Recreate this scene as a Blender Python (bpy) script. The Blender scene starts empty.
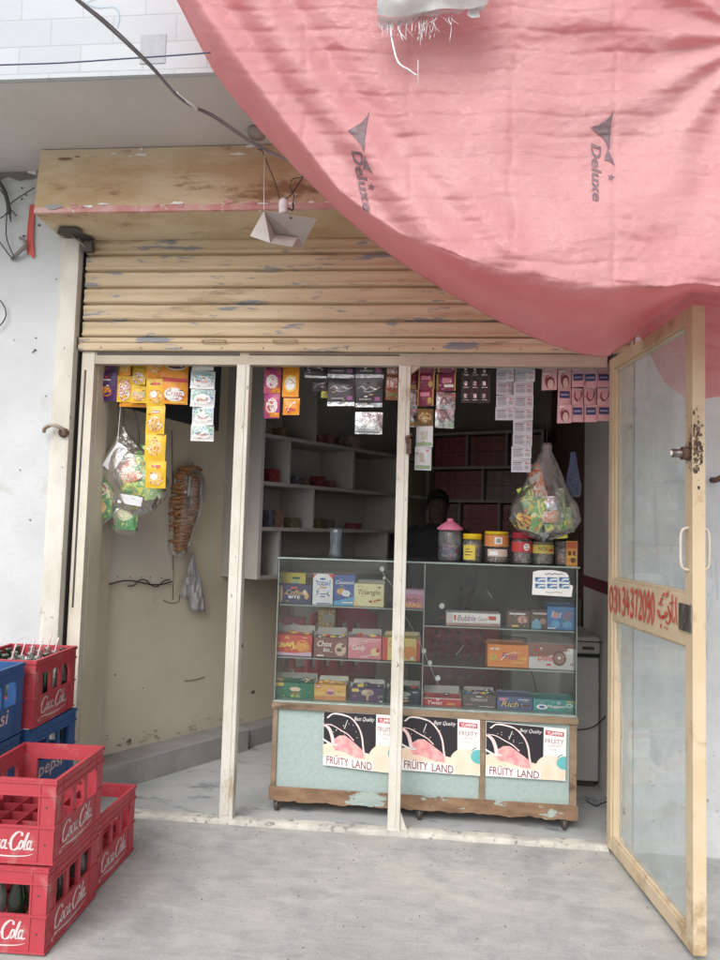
import bpy, bmesh, math, random
import numpy as np
from mathutils import Vector, Matrix, noise
random.seed(7)
sc = bpy.context.scene
COL = sc.collection
R_ = math.radians

# ---------------------------------------------------------------- camera
pitch, yaw, roll = R_(3.75), R_(5.66), R_(1.64)
CAM = Vector((0, -3.15, 1.30))
F = Vector((-math.sin(yaw)*math.cos(pitch), math.cos(yaw)*math.cos(pitch), math.sin(pitch)))
R0 = Vector((math.cos(yaw), math.sin(yaw), 0)); U0 = R0.cross(F)
RR = R0*math.cos(roll)+U0*math.sin(roll); UU = U0*math.cos(roll)-R0*math.sin(roll)
cd = bpy.data.cameras.new('camera'); cam = bpy.data.objects.new('camera', cd); COL.objects.link(cam)
cam.matrix_world = Matrix(((RR.x, UU.x, -F.x, CAM.x), (RR.y, UU.y, -F.y, CAM.y), (RR.z, UU.z, -F.z, CAM.z), (0, 0, 0, 1)))
cd.sensor_width = 36; cd.sensor_height = 48; cd.sensor_fit = 'HORIZONTAL'; cd.lens = 36
cd.clip_start = .05; cd.clip_end = 500
sc.camera = cam
def ray(px, py): return F+RR*((px-360)/720)-UU*((py-480)/720)
def onY(px, py, Y=0.):
    d = ray(px, py); return CAM+d*((Y-CAM.y)/d.y)
def onX(px, py, X):
    d = ray(px, py); return CAM+d*((X-CAM.x)/d.x)
def onZ(px, py, Z=0.):
    d = ray(px, py); return CAM+d*((Z-CAM.z)/d.z)
def onP(px, py, p0, n):
    d = ray(px, py); return CAM+d*((Vector(p0)-CAM).dot(n)/d.dot(n))

# ---------------------------------------------------------------- light
sc.view_settings.view_transform = 'Standard'; sc.view_settings.look = 'None'
sc.view_settings.gamma = 1; sc.view_settings.exposure = 0.66; sc.view_settings.use_curve_mapping = False
w = bpy.data.worlds.new('World'); sc.world = w; w.use_nodes = True
nt = w.node_tree; nt.nodes.clear()
sky = nt.nodes.new('ShaderNodeTexSky'); sky.sky_type = 'NISHITA'; sky.sun_disc = False
SUN_EL, SUN_AZ = 46, 198        # azimuth clockwise from +Y: behind the photographer, a little left
sky.sun_elevation = R_(SUN_EL); sky.sun_rotation = R_(SUN_AZ); sky.dust_density = 4; sky.air_density = 1
hs = nt.nodes.new('ShaderNodeHueSaturation'); hs.inputs['Saturation'].default_value = .22
bg = nt.nodes.new('ShaderNodeBackground'); bg.inputs['Strength'].default_value = .15
ow = nt.nodes.new('ShaderNodeOutputWorld')
nt.links.new(sky.outputs[0], hs.inputs['Color']); nt.links.new(hs.outputs[0], bg.inputs['Color']); nt.links.new(bg.outputs[0], ow.inputs['Surface'])
sd = bpy.data.lights.new('sun', 'SUN'); sun = bpy.data.objects.new('sun', sd); COL.objects.link(sun)
sd.energy = .85; sd.angle = R_(45); sd.color = (1, .97, .92)
az = R_(SUN_AZ); el = R_(SUN_EL)
tosun = Vector((math.sin(az)*math.cos(el), math.cos(az)*math.cos(el), math.sin(el)))
sun.rotation_euler = tosun.to_track_quat('Z', 'Y').to_euler(); sun.location = (0, -6, 8)

# ---------------------------------------------------------------- materials
MATS = {}
def col4(c): return (c[0], c[1], c[2], 1)
def mat(name, c, rough=.6, c2=None, scale=6., amt=.5, bump=.0, bscale=40., dirt=None, dscale=3., dthr=.6, dsoft=.06, metal=0., spec=.4, trans=0., stretch=(1, 1, 1), dirt2=None, d2scale=9., d2thr=.6, d2soft=.03):
    if name in MATS: return MATS[name]
    m = bpy.data.materials.new(name); MATS[name] = m; m.use_nodes = True
    t = m.node_tree; N = t.nodes; L = t.links
    b = N['Principled BSDF']
    b.inputs['Roughness'].default_value = rough; b.inputs['Metallic'].default_value = metal
    b.inputs['Specular IOR Level'].default_value = spec
    b.inputs['Base Color'].default_value = col4(c)
    tc = N.new('ShaderNodeTexCoord'); mp = N.new('ShaderNodeMapping'); mp.inputs['Scale'].default_value = stretch
    L.new(tc.outputs['Object'], mp.inputs['Vector'])
    out = None
    def nz(s, d=6, r=.6):
        n = N.new('ShaderNodeTexNoise'); n.inputs['Scale'].default_value = s; n.inputs['Detail'].default_value = d; n.inputs['Roughness'].default_value = r
        L.new(mp.outputs[0], n.inputs['Vector']); return n
    def ramp(src, a, bb):
        r = N.new('ShaderNodeMapRange'); r.inputs['From Min'].default_value = a; r.inputs['From Max'].default_value = bb
        L.new(src, r.inputs['Value']); return r.outputs[0]
    def mix(f, a, bb):
        x = N.new('ShaderNodeMix'); x.data_type = 'RGBA'
        L.new(f, x.inputs['Factor'])
        for i, v in ((6, a), (7, bb)):
            if isinstance(v, tuple): x.inputs[i].default_value = col4(v)
            else: L.new(v, x.inputs[i])
        return x.outputs[2]
    cur = tuple(c)
    if c2 is not None:
        n = nz(scale); f = ramp(n.outputs['Fac'], .5-.25/max(amt, .01)*.5, .5+.25/max(amt, .01)*.5); cur = mix(f, cur, tuple(c2))
    if dirt is not None:
        n = nz(dscale, 8, .68); f = ramp(n.outputs['Fac'], dthr-dsoft, dthr+dsoft); cur = mix(f, cur, tuple(dirt))
    if dirt2 is not None:
        n = nz(d2scale, 8, .7); f = ramp(n.outputs['Fac'], d2thr-d2soft, d2thr+d2soft); cur = mix(f, cur, tuple(dirt2))
    if not isinstance(cur, tuple): L.new(cur, b.inputs['Base Color'])
    if bump > 0:
        n = nz(bscale, 6, .6); bp = N.new('ShaderNodeBump'); bp.inputs['Strength'].default_value = bump; bp.inputs['Distance'].default_value = .01
        L.new(n.outputs['Fac'], bp.inputs['Height']); L.new(bp.outputs[0], b.inputs['Normal'])
    if trans > 0:
        tr = N.new('ShaderNodeBsdfTranslucent'); trc = (.80, .16, .18); ms = N.new('ShaderNodeMixShader'); ms.inputs[0].default_value = trans
        tr.inputs[0].default_value = col4(trc)
        o = N['Material Output']; L.new(b.outputs[0], ms.inputs[1]); L.new(tr.outputs[0], ms.inputs[2]); L.new(ms.outputs[0], o.inputs['Surface'])
    return m
def glass(name, tint=(.93, .96, .95), refl=1., dust=.03, bump=0., bscale=30, rough=.02, base=.0, dustcol=(.7, .72, .7)):
    if name in MATS: return MATS[name]
    m = bpy.data.materials.new(name); MATS[name] = m; m.use_nodes = True
    t = m.node_tree; N = t.nodes; L = t.links; N.remove(N['Principled BSDF']); o = N['Material Output']
    tp = N.new('ShaderNodeBsdfTransparent'); tp.inputs[0].default_value = col4(tint)
    gl = N.new('ShaderNodeBsdfGlossy'); gl.inputs['Roughness'].default_value = rough
    fr = N.new('ShaderNodeFresnel'); fr.inputs['IOR'].default_value = 1.45
    mu = N.new('ShaderNodeMath'); mu.operation = 'MULTIPLY_ADD'; mu.inputs[1].default_value = refl; mu.inputs[2].default_value = base; mu.use_clamp = True
    L.new(fr.outputs[0], mu.inputs[0])
    ms = N.new('ShaderNodeMixShader'); L.new(mu.outputs[0], ms.inputs[0]); L.new(tp.outputs[0], ms.inputs[1]); L.new(gl.outputs[0], ms.inputs[2])
    df = N.new('ShaderNodeBsdfDiffuse'); df.inputs[0].default_value = col4(dustcol)
    tc = N.new('ShaderNodeTexCoord'); n = N.new('ShaderNodeTexNoise'); n.inputs['Scale'].default_value = 5; n.inputs['Detail'].default_value = 8
    L.new(tc.outputs['Object'], n.inputs['Vector'])
    mr = N.new('ShaderNodeMapRange'); mr.inputs['From Min'].default_value = .35; mr.inputs['From Max'].default_value = .75; mr.inputs['To Max'].default_value = dust*2.2; mr.inputs['To Min'].default_value = dust*.4
    L.new(n.outputs['Fac'], mr.inputs['Value'])
    m2 = N.new('ShaderNodeMixShader'); L.new(mr.outputs[0], m2.inputs[0]); L.new(ms.outputs[0], m2.inputs[1]); L.new(df.outputs[0], m2.inputs[2])
    L.new(m2.outputs[0], o.inputs['Surface'])
    if bump > 0:
        n2 = N.new('ShaderNodeTexNoise'); n2.inputs['Scale'].default_value = bscale; n2.inputs['Detail'].default_value = 5; n2.inputs['Distortion'].default_value = 1.5
        L.new(tc.outputs['Object'], n2.inputs['Vector'])
        bp = N.new('ShaderNodeBump'); bp.inputs['Strength'].default_value = bump; bp.inputs['Distance'].default_value = .02
        L.new(n2.outputs['Fac'], bp.inputs['Height']); L.new(bp.outputs[0], gl.inputs['Normal']); L.new(bp.outputs[0], fr.inputs['Normal'])
    return m
def printed(name, cols, scale=45., rough=.35, distort=.6, metal=0.):
    """busy printed packaging: a few ink colours in small irregular patches"""
    if name in MATS: return MATS[name]
    m = bpy.data.materials.new(name); MATS[name] = m; m.use_nodes = True
    t = m.node_tree; N = t.nodes; L = t.links; b = N['Principled BSDF']; b.inputs['Roughness'].default_value = rough; b.inputs['Metallic'].default_value = metal
    tc = N.new('ShaderNodeTexCoord'); n = N.new('ShaderNodeTexNoise'); n.inputs['Scale'].default_value = scale; n.inputs['Detail'].default_value = 3; n.inputs['Distortion'].default_value = distort
    L.new(tc.outputs['Object'], n.inputs['Vector'])
    r = N.new('ShaderNodeValToRGB'); L.new(n.outputs['Fac'], r.inputs[0]); e = r.color_ramp; e.interpolation = 'LINEAR'
    k = len(cols)
    while len(e.elements) < k*2: e.elements.new(.5)
    for i, c in enumerate(cols):
        a = .30+.42*i/k; z = .30+.42*(i+1)/k-.012
        e.elements[2*i].position = a; e.elements[2*i].color = col4(c)
        e.elements[2*i+1].position = z; e.elements[2*i+1].color = col4(c)
    L.new(r.outputs[0], b.inputs['Base Color'])
    bp = N.new('ShaderNodeBump'); bp.inputs['Strength'].default_value = .25; bp.inputs['Distance'].default_value = .004
    L.new(n.outputs['Fac'], bp.inputs['Height']); L.new(bp.outputs[0], b.inputs['Normal'])
    return m
def flat(c, rough=.45, metal=0.):
    lu = .3*c[0]+.55*c[1]+.15*c[2]; c = tuple(x+(lu-x)*.14 for x in c)
    k = 'ink_%d_%d_%d_%d_%d' % (c[0]*99, c[1]*99, c[2]*99, rough*9, metal*9)
    return mat(k, c, rough, c2=tuple(x*.82 for x in c), scale=25, metal=metal)

# ---------------------------------------------------------------- mesh builder
TXT = {}
def text2d(s, shear=0., bold=0.):
    k = (s, shear, bold)
    if k in TXT: return TXT[k]
    cu = bpy.data.curves.new('t', 'FONT'); cu.body = s; cu.shear = shear; cu.offset = bold; cu.resolution_u = 3
    ob = bpy.data.objects.new('t', cu); COL.objects.link(ob)
    bpy.context.view_layer.update()
    me = bpy.data.meshes.new_from_object(ob.evaluated_get(bpy.context.evaluated_depsgraph_get()))
    vs = [(v.co.x, v.co.y) for v in me.vertices]; fs = [tuple(p.vertices) for p in me.polygons]
    bpy.data.objects.remove(ob); bpy.data.curves.remove(cu); bpy.data.meshes.remove(me)
    if vs:
        x0 = min(v[0] for v in vs); x1 = max(v[0] for v in vs); y0 = min(v[1] for v in vs); y1 = max(v[1] for v in vs)
        vs = [((v[0]-x0)/(x1-x0), (v[1]-y0)/(y1-y0)) for v in vs]
    TXT[k] = (vs, fs); return TXT[k]
def catmull(pts, n=6):
    P = [Vector(p) for p in pts]; out = []
    for i in range(len(P)-1):
        a = P[max(i-1, 0)]; b = P[i]; c = P[i+1]; d = P[min(i+2, len(P)-1)]
        for k in range(n):
            t = k/n; out.append(.5*((2*b)+(c-a)*t+(2*a-5*b+4*c-d)*t*t+(3*b-a-3*c+d)*t**3))
    out.append(P[-1]); return out
def stroke2d(pts, w, pen=None, n=5, taper=False):
    """flat ribbon along a curve; pen = angle of a broad nib"""
    P = catmull([(p[0], p[1], 0) for p in pts], n); vs = []; fs = []
    for i, p in enumerate(P):
        d = (P[min(i+1, len(P)-1)]-P[max(i-1, 0)]); d.z = 0
        if d.length < 1e-9: d = Vector((1, 0, 0))
        d.normalize(); ww = w
        if pen is not None: ww = w*(.30+.70*abs(math.sin(math.atan2(d.y, d.x)-pen)))
        if taper: ww *= max(.12, math.sin(math.pi*(i+.5)/len(P)))
        q = Vector((-d.y, d.x, 0))*ww*.5; vs += [(p.x-q.x, p.y-q.y), (p.x+q.x, p.y+q.y)]
        if i: k = 2*i; fs.append((k-2, k, k+1, k-1))
    return vs, fs
def ell2d(cx, cy, rx, ry, n=18, wob=0.):
    vs = [(cx, cy)]+[(cx+rx*math.cos(2*math.pi*i/n)*(1+wob*random.uniform(-1, 1)), cy+ry*math.sin(2*math.pi*i/n)*(1+wob*random.uniform(-1, 1))) for i in range(n)]
    return vs, [(0, 1+i, 1+(i+1) % n) for i in range(n)]
def poly2d(pts): return list(pts), [tuple(range(len(pts)))]

class M:
    def __init__(s): s.v = []; s.f = []; s.m = []; s.mats = []; s.sm = []
    def mi(s, m):
        if m not in s.mats: s.mats.append(m)
        return s.mats.index(m)
    def add(s, vs, fs, m, smooth=False):
        o = len(s.v); s.v += [tuple(v) for v in vs]; i = s.mi(m)
        for f in fs: s.f.append(tuple(o+k for k in f)); s.m.append(i); s.sm.append(smooth)
    def box(s, a, b, m, fr=None, jit=0.):
        x0, y0, z0 = a; x1, y1, z1 = b
        vs = [Vector((x, y, z)) for z in (z0, z1) for y in (y0, y1) for x in (x0, x1)]
        if jit: vs = [v+Vector([random.uniform(-jit, jit) for _ in range(3)]) for v in vs]
        if fr: vs = [fr(v) for v in vs]
        s.add(vs, [(0, 2, 3, 1), (4, 5, 7, 6), (0, 1, 5, 4), (2, 6, 7, 3), (0, 4, 6, 2), (1, 3, 7, 5)], m); return s
    def prism(s, pts, ax, a, b, m):
        """2-D outline (list of pairs) pushed along axis ax from a to b"""
        def mk(p, t): q = list(p); q.insert(ax, t); return q
        n = len(pts); vs = [mk(p, a) for p in pts]+[mk(p, b) for p in pts]
        s.add(vs, [tuple(range(n-1, -1, -1)), tuple(range(n, 2*n))]+[(i, (i+1) % n, n+(i+1) % n, n+i) for i in range(n)], m); return s
    def tube(s, pts, r, m, n=6, sub=4, caps=True, smooth=True):
        P = catmull(pts, sub) if sub > 1 and len(pts) > 2 else [Vector(p) for p in pts]
        vs = []; fs = []; up = Vector((.13, .21, .97))
        for i, p in enumerate(P):
            d = P[min(i+1, len(P)-1)]-P[max(i-1, 0)]
            if d.length < 1e-9: d = Vector((0, 0, 1))
            d.normalize(); a = d.cross(up)
            if a.length < .15: a = d.cross(Vector((1, 0, 0)))
            a.normalize(); b = d.cross(a)
            rr = r(i/(len(P)-1)) if callable(r) else r
            for k in range(n):
                t = 2*math.pi*k/n; vs.append(p+a*rr*math.cos(t)+b*rr*math.sin(t))
            if i:
                o = (i-1)*n
                for k in range(n): fs.append((o+k, o+(k+1) % n, o+n+(k+1) % n, o+n+k))
        if caps: fs += [tuple(range(n-1, -1, -1)), tuple(range(len(vs)-n, len(vs)))]
        s.add(vs, fs, m, smooth); return s
    def lathe(s, prof, c, m, n=24, ax=2, cap=True, smooth=True):
        vs = []; fs = []
        for i, (r, h) in enumerate(prof):
            for k in range(n):
                t = 2*math.pi*k/n; q = [r*math.cos(t), r*math.sin(t)]; q.insert(ax, h); vs.append(Vector(q)+Vector(c))
            if i:
                o = (i-1)*n
                for k in range(n): fs.append((o+k, o+(k+1) % n, o+n+(k+1) % n, o+n+k))
        if cap: fs += [tuple(range(n-1, -1, -1)), tuple(range(len(vs)-n, len(vs)))]
        s.add(vs, fs, m, smooth); return s
    def surf(s, fn, nu, nv, m, smooth=True):
        vs = [fn(i/nu, j/nv) for j in range(nv+1) for i in range(nu+1)]
        s.add(vs, [(j*(nu+1)+i, j*(nu+1)+i+1, (j+1)*(nu+1)+i+1, (j+1)*(nu+1)+i) for j in range(nv) for i in range(nu)], m, smooth); return s
    def flat(s, shape, fn, m):
        """2-D shape laid through fn(u,v)->point"""
        vs, fs = shape; s.add([fn(u, v) for u, v in vs], fs, m); return s
    def text(s, t, fn, u0, v0, u1, v1, m, shear=0., bold=0.):
        vs, fs = text2d(t, shear, bold)
        s.add([fn(u0+(u1-u0)*x, v0+(v1-v0)*y) for x, y in vs], fs, m); return s
    def build(s, name, parent=None, bevel=0., loc=None, solid=0.):
        me = bpy.data.meshes.new(name)
        org = Vector((0, 0, 0))
        if loc is not None: org = Vector(loc)
        elif parent is not None: org = WORLD.get(parent.name, Vector((0, 0, 0)))
        me.from_pydata([tuple(Vector(v)-org) for v in s.v], [], s.f)
        for m in s.mats: me.materials.append(m)
        for p, i, k in zip(me.polygons, s.m, s.sm): p.material_index = i; p.use_smooth = k
        me.update()
        o = bpy.data.objects.new(name, me); COL.objects.link(o)
        if parent is not None: o.parent = parent; o.location = org-WORLD.get(parent.name, Vector((0, 0, 0)))
        else: o.location = org
        WORLD[o.name] = org
        if bevel > 0:
            b = o.modifiers.new('bevel', 'BEVEL'); b.width = bevel; b.segments = 2; b.limit_method = 'ANGLE'
        if solid > 0:
            b = o.modifiers.new('solid', 'SOLIDIFY'); b.thickness = solid; b.offset = 0
        return o
WORLD = {}
def tag(o, label, cat, group=None, kind=None):
    o['label'] = label; o['category'] = cat
    if group: o['group'] = group
    if kind: o['kind'] = kind
    return o
def thing(name, label, cat, loc, group=None, kind=None):
    o = bpy.data.objects.new(name, None); COL.objects.link(o); o.location = loc; o.empty_display_size = .05
    WORLD[o.name] = Vector(loc); return tag(o, label, cat, group, kind)
def frame(o, ux, uy):
    o = Vector(o); ux = Vector(ux); uy = Vector(uy)
    return lambda u, v: o+ux*u+uy*v

# ---------------------------------------------------------------- palette
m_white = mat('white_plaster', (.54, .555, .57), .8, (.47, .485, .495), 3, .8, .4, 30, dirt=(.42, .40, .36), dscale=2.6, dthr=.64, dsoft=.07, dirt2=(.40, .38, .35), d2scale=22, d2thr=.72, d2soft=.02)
m_whiteR = mat('white_plaster_rough', (.57, .58, .59), .85, (.47, .48, .485), 4, .8, .6, 25, dirt=(.33, .31, .28), dscale=3.2, dthr=.66, dsoft=.06)
m_slab = mat('grey_render', (.60, .575, .55), .9, (.52, .495, .47), 2.5, .6, .25, 35, dirt=(.17, .165, .155), dscale=5, dthr=.74, dsoft=.03)
m_beam = mat('tan_paint', (.47, .33, .19), .8, (.62, .52, .37), 3.2, 1.2, .5, 30, dirt=(.27, .155, .09), dscale=4.5, dthr=.60, dsoft=.04, stretch=(.55, 1, 1.6), dirt2=(.60, .56, .50), d2scale=13, d2thr=.685, d2soft=.008)
m_pink = mat('pink_paint', (.55, .25, .24), .7, (.62, .42, .38), 9, 1, .3, 60, dirt=(.70, .66, .60), dscale=26, dthr=.64, dsoft=.03)
m_shut = mat('shutter_paint', (.48, .37, .235), .7, (.56, .455, .32), 5, 1, .25, 60, dirt=(.24, .245, .26), dscale=8, dthr=.585, dsoft=.01, stretch=(.38, 1, 2.6), dirt2=(.25, .17, .10), d2scale=3.2, d2thr=.61, d2soft=.06)
m_cream = mat('cream_paint', (.52, .475, .39), .55, (.60, .56, .48), 6, .8, .15, 70, dirt=(.17, .12, .08), dscale=28, dthr=.70, dsoft=.03)
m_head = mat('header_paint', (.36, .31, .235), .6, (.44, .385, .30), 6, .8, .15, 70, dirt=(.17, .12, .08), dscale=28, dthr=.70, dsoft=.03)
m_offw = mat('offwhite_paint', (.62, .60, .545), .6, (.52, .49, .43), 8, .9, .3, 70, dirt=(.15, .11, .08), dscale=36, dthr=.655, dsoft=.02, stretch=(1, 1, .5), dirt2=(.40, .33, .24), d2scale=7, d2thr=.62, d2soft=.04)
m_sill = mat('sill_plaster', (.52, .50, .44), .8, (.38, .37, .34), 10, 1.2, .5, 50, dirt=(.20, .19, .17), dscale=22, dthr=.60, dsoft=.03)
m_door = mat('door_paint', (.53, .415, .27), .5, (.60, .49, .345), 4, .8, .2, 60, dirt=(.18, .10, .06), dscale=26, dthr=.70, dsoft=.02, dirt2=(.38, .27, .16), d2scale=5, d2thr=.62, d2soft=.05)
m_conc = mat('concrete', (.345, .345, .33), .85, (.435, .43, .405), 1.4, 1.3, .10, 45, dirt=(.235, .245, .26), dscale=3.0, dthr=.60, dsoft=.14)
m_floor = mat('shop_concrete', (.42, .43, .43), .75, (.35, .36, .37), 3, 1, .2, 45, dirt=(.17, .18, .20), dscale=4, dthr=.6, dsoft=.06, stretch=(1, 2, 1))
m_inwall = mat('inner_wall', (.62, .56, .44), .8, (.53, .48, .375), 2.2, .8, .15, 40, dirt=(.36, .30, .21), dscale=2.6, dthr=.68, dsoft=.07)
m_cement = mat('cement', (.32, .31, .295), .85, (.23, .225, .22), 5, 1, .3, 45)
m_dark = mat('dark_metal', (.05, .05, .05), .5, (.08, .06, .05), 20)
m_rust = mat('rust', (.16, .09, .06), .8, (.08, .05, .04), 30, 1, .4, 80)
m_steel = mat('steel', (.30, .29, .28), .35, (.16, .14, .12), 30, 1, .1, 80, metal=.8)
m_wire = mat('black_wire', (.03, .03, .035), .5)
m_cable = mat('grey_cable', (.16, .165, .18), .5, (.24, .245, .26), 12)
m_red = mat('crate_red', (.43, .050, .068), .5, (.37, .042, .056), 6, .6, .05, 60, dirt=(.42, .15, .15), dscale=11, dthr=.62, dsoft=.07, dirt2=(.16, .05, .05), d2scale=18, d2thr=.68, d2soft=.04)
m_blue = mat('crate_blue', (.030, .095, .26), .5, (.025, .075, .21), 6, .6, .05, 60, dirt=(.12, .18, .30), dscale=11, dthr=.70, dsoft=.06)
m_navy = mat('crate_navy', (.012, .035, .13), .45, (.012, .05, .17), 6, .6, .05, 60)
m_ink = mat('white_ink', (.66, .60, .59), .6, (.58, .42, .43), 60, 1, dirt=(.45, .12, .14), dscale=60, dthr=.62, dsoft=.03)
m_bonw = mat('ink_white', (.78, .78, .76), .5)
m_blk = mat('ink_black', (.02, .02, .022), .45)
m_wood = mat('worn_wood', (.20, .135, .085), .75, (.30, .22, .15), 9, 1.2, .3, 60, dirt=(.10, .065, .045), dscale=12, dthr=.60, dsoft=.04, stretch=(.4, 1, 1))
m_woodp = mat('peeling_wood', (.27, .17, .10), .75, (.17, .10, .06), 9, 1.2, .35, 60, dirt=(.33, .40, .37), dscale=7.5, dthr=.585, dsoft=.012, stretch=(.7, 1, 1.6))
m_teal = mat('mottled_teal', (.31, .395, .38), .6, (.36, .44, .42), 55, 1.0, .1, 60, dirt=(.29, .36, .33), dscale=14, dthr=.66, dsoft=.05, dirt2=(.26, .21, .16), d2scale=24, d2thr=.72, d2soft=.02)
m_glass = glass('window_glass', (.95, .97, .96), .9, .012)
m_dglass = glass('door_glass', (.94, .965, .96), .22, .16, dustcol=(.66, .70, .70))
m_cglass = glass('case_glass', (.96, .975, .965), .9, .022, dustcol=(.5, .52, .5))
m_edge = mat('glass_edge', (.20, .27, .24), .2, (.34, .40, .36), 20)
m_film = glass('clear_film', (.975, .975, .97), 1.5, .035, .7, 11, .10, .03, (.85, .85, .83))
m_card = mat('cardboard_grey', (.42, .41, .385), .7, (.35, .33, .30), 20)
m_silver = mat('foil_silver', (.72, .73, .75), .22, (.35, .36, .38), 30, 1.4, .5, 60, metal=.9)
m_plast = glass('clear_plastic', (.93, .95, .95), 1.6, .10, .2, 20, .08, .02)

# ---------------------------------------------------------------- setting
def struct(mm, name, label, cat, **k):
    return tag(mm.build(name, **k), label, cat, kind='structure')
ZS = 2.92      # underside of the overhanging slab
g = M(); g.surf(lambda u, v: Vector((-60+120*u, -80+80.05*v, 0)), 4, 4, m_conc, False)
struct(g, 'ground', 'grey cast concrete ground in front of the shop, stained and scuffed', 'ground')
g = M(); g.box((-2.6, .05, -.1), (1.2, 3.6, .0), m_floor); struct(g, 'shop_floor', 'smooth grey concrete floor inside the shop', 'floor')
t = m_conc.node_tree; N = t.nodes; L = t.links; b = N['Principled BSDF']
src = b.inputs['Base Color'].links[0].from_socket
tc = N.new('ShaderNodeTexCoord')
n1 = N.new('ShaderNodeTexNoise'); n1.inputs['Scale'].default_value = 130; n1.inputs['Detail'].default_value = 3; L.new(tc.outputs['Object'], n1.inputs['Vector'])
r1 = N.new('ShaderNodeMapRange'); r1.inputs['From Min'].default_value = .30; r1.inputs['From Max'].default_value = .70; r1.inputs['To Min'].default_value = .90; r1.inputs['To Max'].default_value = 1.07; L.new(n1.outputs['Fac'], r1.inputs['Value'])
n2 = N.new('ShaderNodeTexNoise'); n2.inputs['Scale'].default_value = 9; n2.inputs['Detail'].default_value = 9; n2.inputs['Roughness'].default_value = .75; n2.inputs['Distortion'].default_value = .8
mp = N.new('ShaderNodeMapping'); mp.inputs['Scale'].default_value = (.5, 1.6, 1); L.new(tc.outputs['Object'], mp.inputs[0]); L.new(mp.outputs[0], n2.inputs['Vector'])
r2 = N.new('ShaderNodeMapRange'); r2.inputs['From Min'].default_value = .35; r2.inputs['From Max'].default_value = .68; r2.inputs['To Min'].default_value = .84; r2.inputs['To Max'].default_value = 1.10; L.new(n2.outputs['Fac'], r2.inputs['Value'])
mm = N.new('ShaderNodeMath'); mm.operation = 'MULTIPLY'; L.new(r1.outputs[0], mm.inputs[0]); L.new(r2.outputs[0], mm.inputs[1])
vm = N.new('ShaderNodeVectorMath'); vm.operation = 'SCALE'; L.new(src, vm.inputs[0]); L.new(mm.outputs[0], vm.inputs['Scale']); L.new(vm.outputs[0], b.inputs['Base Color'])
g = M(); random.seed(11)
for k in range(420):
    x = random.uniform(-1.2, .8); y = -.03-abs(random.gauss(0, .35)) if random.random() < .6 else random.uniform(-1.4, -.05); r_ = random.uniform(.0008, .0032)
    g.lathe([(.0, 0), (r_, r_*.3), (r_*.7, r_*.9), (.0, r_)], (x, y, .0004), random.choice([flat((.14, .13, .12), .9), flat((.40, .38, .35), .9), flat((.24, .20, .15), .9)]), 5)
tag(g.build('grit'), 'grit and crumbs scattered over the concrete along the sill', 'grit', kind='stuff')
random.seed(8)
# facade wall left (with a ridge beside the shutter)
XL = -1.655
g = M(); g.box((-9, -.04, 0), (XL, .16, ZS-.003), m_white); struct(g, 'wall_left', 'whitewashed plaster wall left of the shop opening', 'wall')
g = M()
g.prism([(XL+.002, -.047), (XL-.055, -.053), (XL-.080, -.038), (XL-.02, .0), (XL+.012, .0), (XL+.012, -.044)], 2, 0.001, 2.60, m_offw)
tag(g.build('wall_edge_strip'), 'cream painted ridge running up the wall left of the shutter', 'edge strip')
g = M(); g.box((.86, -.0, 0), (9, .16, ZS-.003), m_whiteR); g.box((.79, .012, 0), (.859, .14, 2.3), m_offw)
struct(g, 'wall_right', 'rough white plaster wall right of the glass door', 'wall')
g = M(); g.box((XL+.001, .12, 2.30), (.859, .30, ZS-.003), m_inwall); struct(g, 'wall_over_opening', 'plaster wall above the shop opening behind the rolled shutter', 'wall')
# slab with painted block fascia
def brick_mat():
    m = mat('painted_blocks', (.66, .70, .73), .75, (.60, .63, .66), 4, .9, .0)
    t = m.node_tree; N = t.nodes; L = t.links; b = N['Principled BSDF']
    tc = N.new('ShaderNodeTexCoord'); sp = N.new('ShaderNodeSeparateXYZ'); cb = N.new('ShaderNodeCombineXYZ')
    L.new(tc.outputs['Object'], sp.inputs[0]); L.new(sp.outputs[0], cb.inputs[0]); L.new(sp.outputs[2], cb.inputs[1])
    br = N.new('ShaderNodeTexBrick'); br.inputs['Scale'].default_value = 1; br.inputs['Brick Width'].default_value = .24; br.inputs['Row Height'].default_value = .105
    br.inputs['Mortar Size'].default_value = .0035; br.inputs['Mortar Smooth'].default_value = .4
    br.inputs['Color1'].default_value = (.47, .50, .53, 1); br.inputs['Color2'].default_value = (.43, .46, .49, 1); br.inputs['Mortar'].default_value = (.40, .425, .45, 1)
    L.new(cb.outputs[0], br.inputs['Vector']); L.new(br.outputs['Color'], b.inputs['Base Color'])
    bp = N.new('ShaderNodeBump'); bp.inputs['Strength'].default_value = .35; bp.inputs['Distance'].default_value = .004; bp.invert = True
    L.new(br.outputs['Fac'], bp.inputs['Height'])
    n = N.new('ShaderNodeTexNoise'); n.inputs['Scale'].default_value = 18; n.inputs['Detail'].default_value = 6; L.new(tc.outputs['Object'], n.inputs['Vector'])
    b2 = N.new('ShaderNodeBump'); b2.inputs['Strength'].default_value = .3; b2.inputs['Distance'].default_value = .01; L.new(n.outputs['Fac'], b2.inputs['Height']); L.new(bp.outputs[0], b2.inputs['Normal']); L.new(b2.outputs[0], b.inputs['Normal'])
    return m
g = M(); g.box((-9, -.70, ZS), (9, 3.8, ZS+.14), m_slab); g.box((-9, -.72, ZS+.003), (9, -.701, ZS+1.3), brick_mat()); g.box((-9, -.70, ZS+.141), (9, -.5, ZS+1.3), m_slab)
a, b = onY(141, 35, -.722), onY(165, 63, -.722)
g.box((a.x, -.7225, b.z), (b.x, -.7205, a.z), flat((.40, .43, .46), .8))
struct(g, 'roof_slab', 'overhanging concrete roof slab with a white painted block fascia', 'roof slab')
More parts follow.
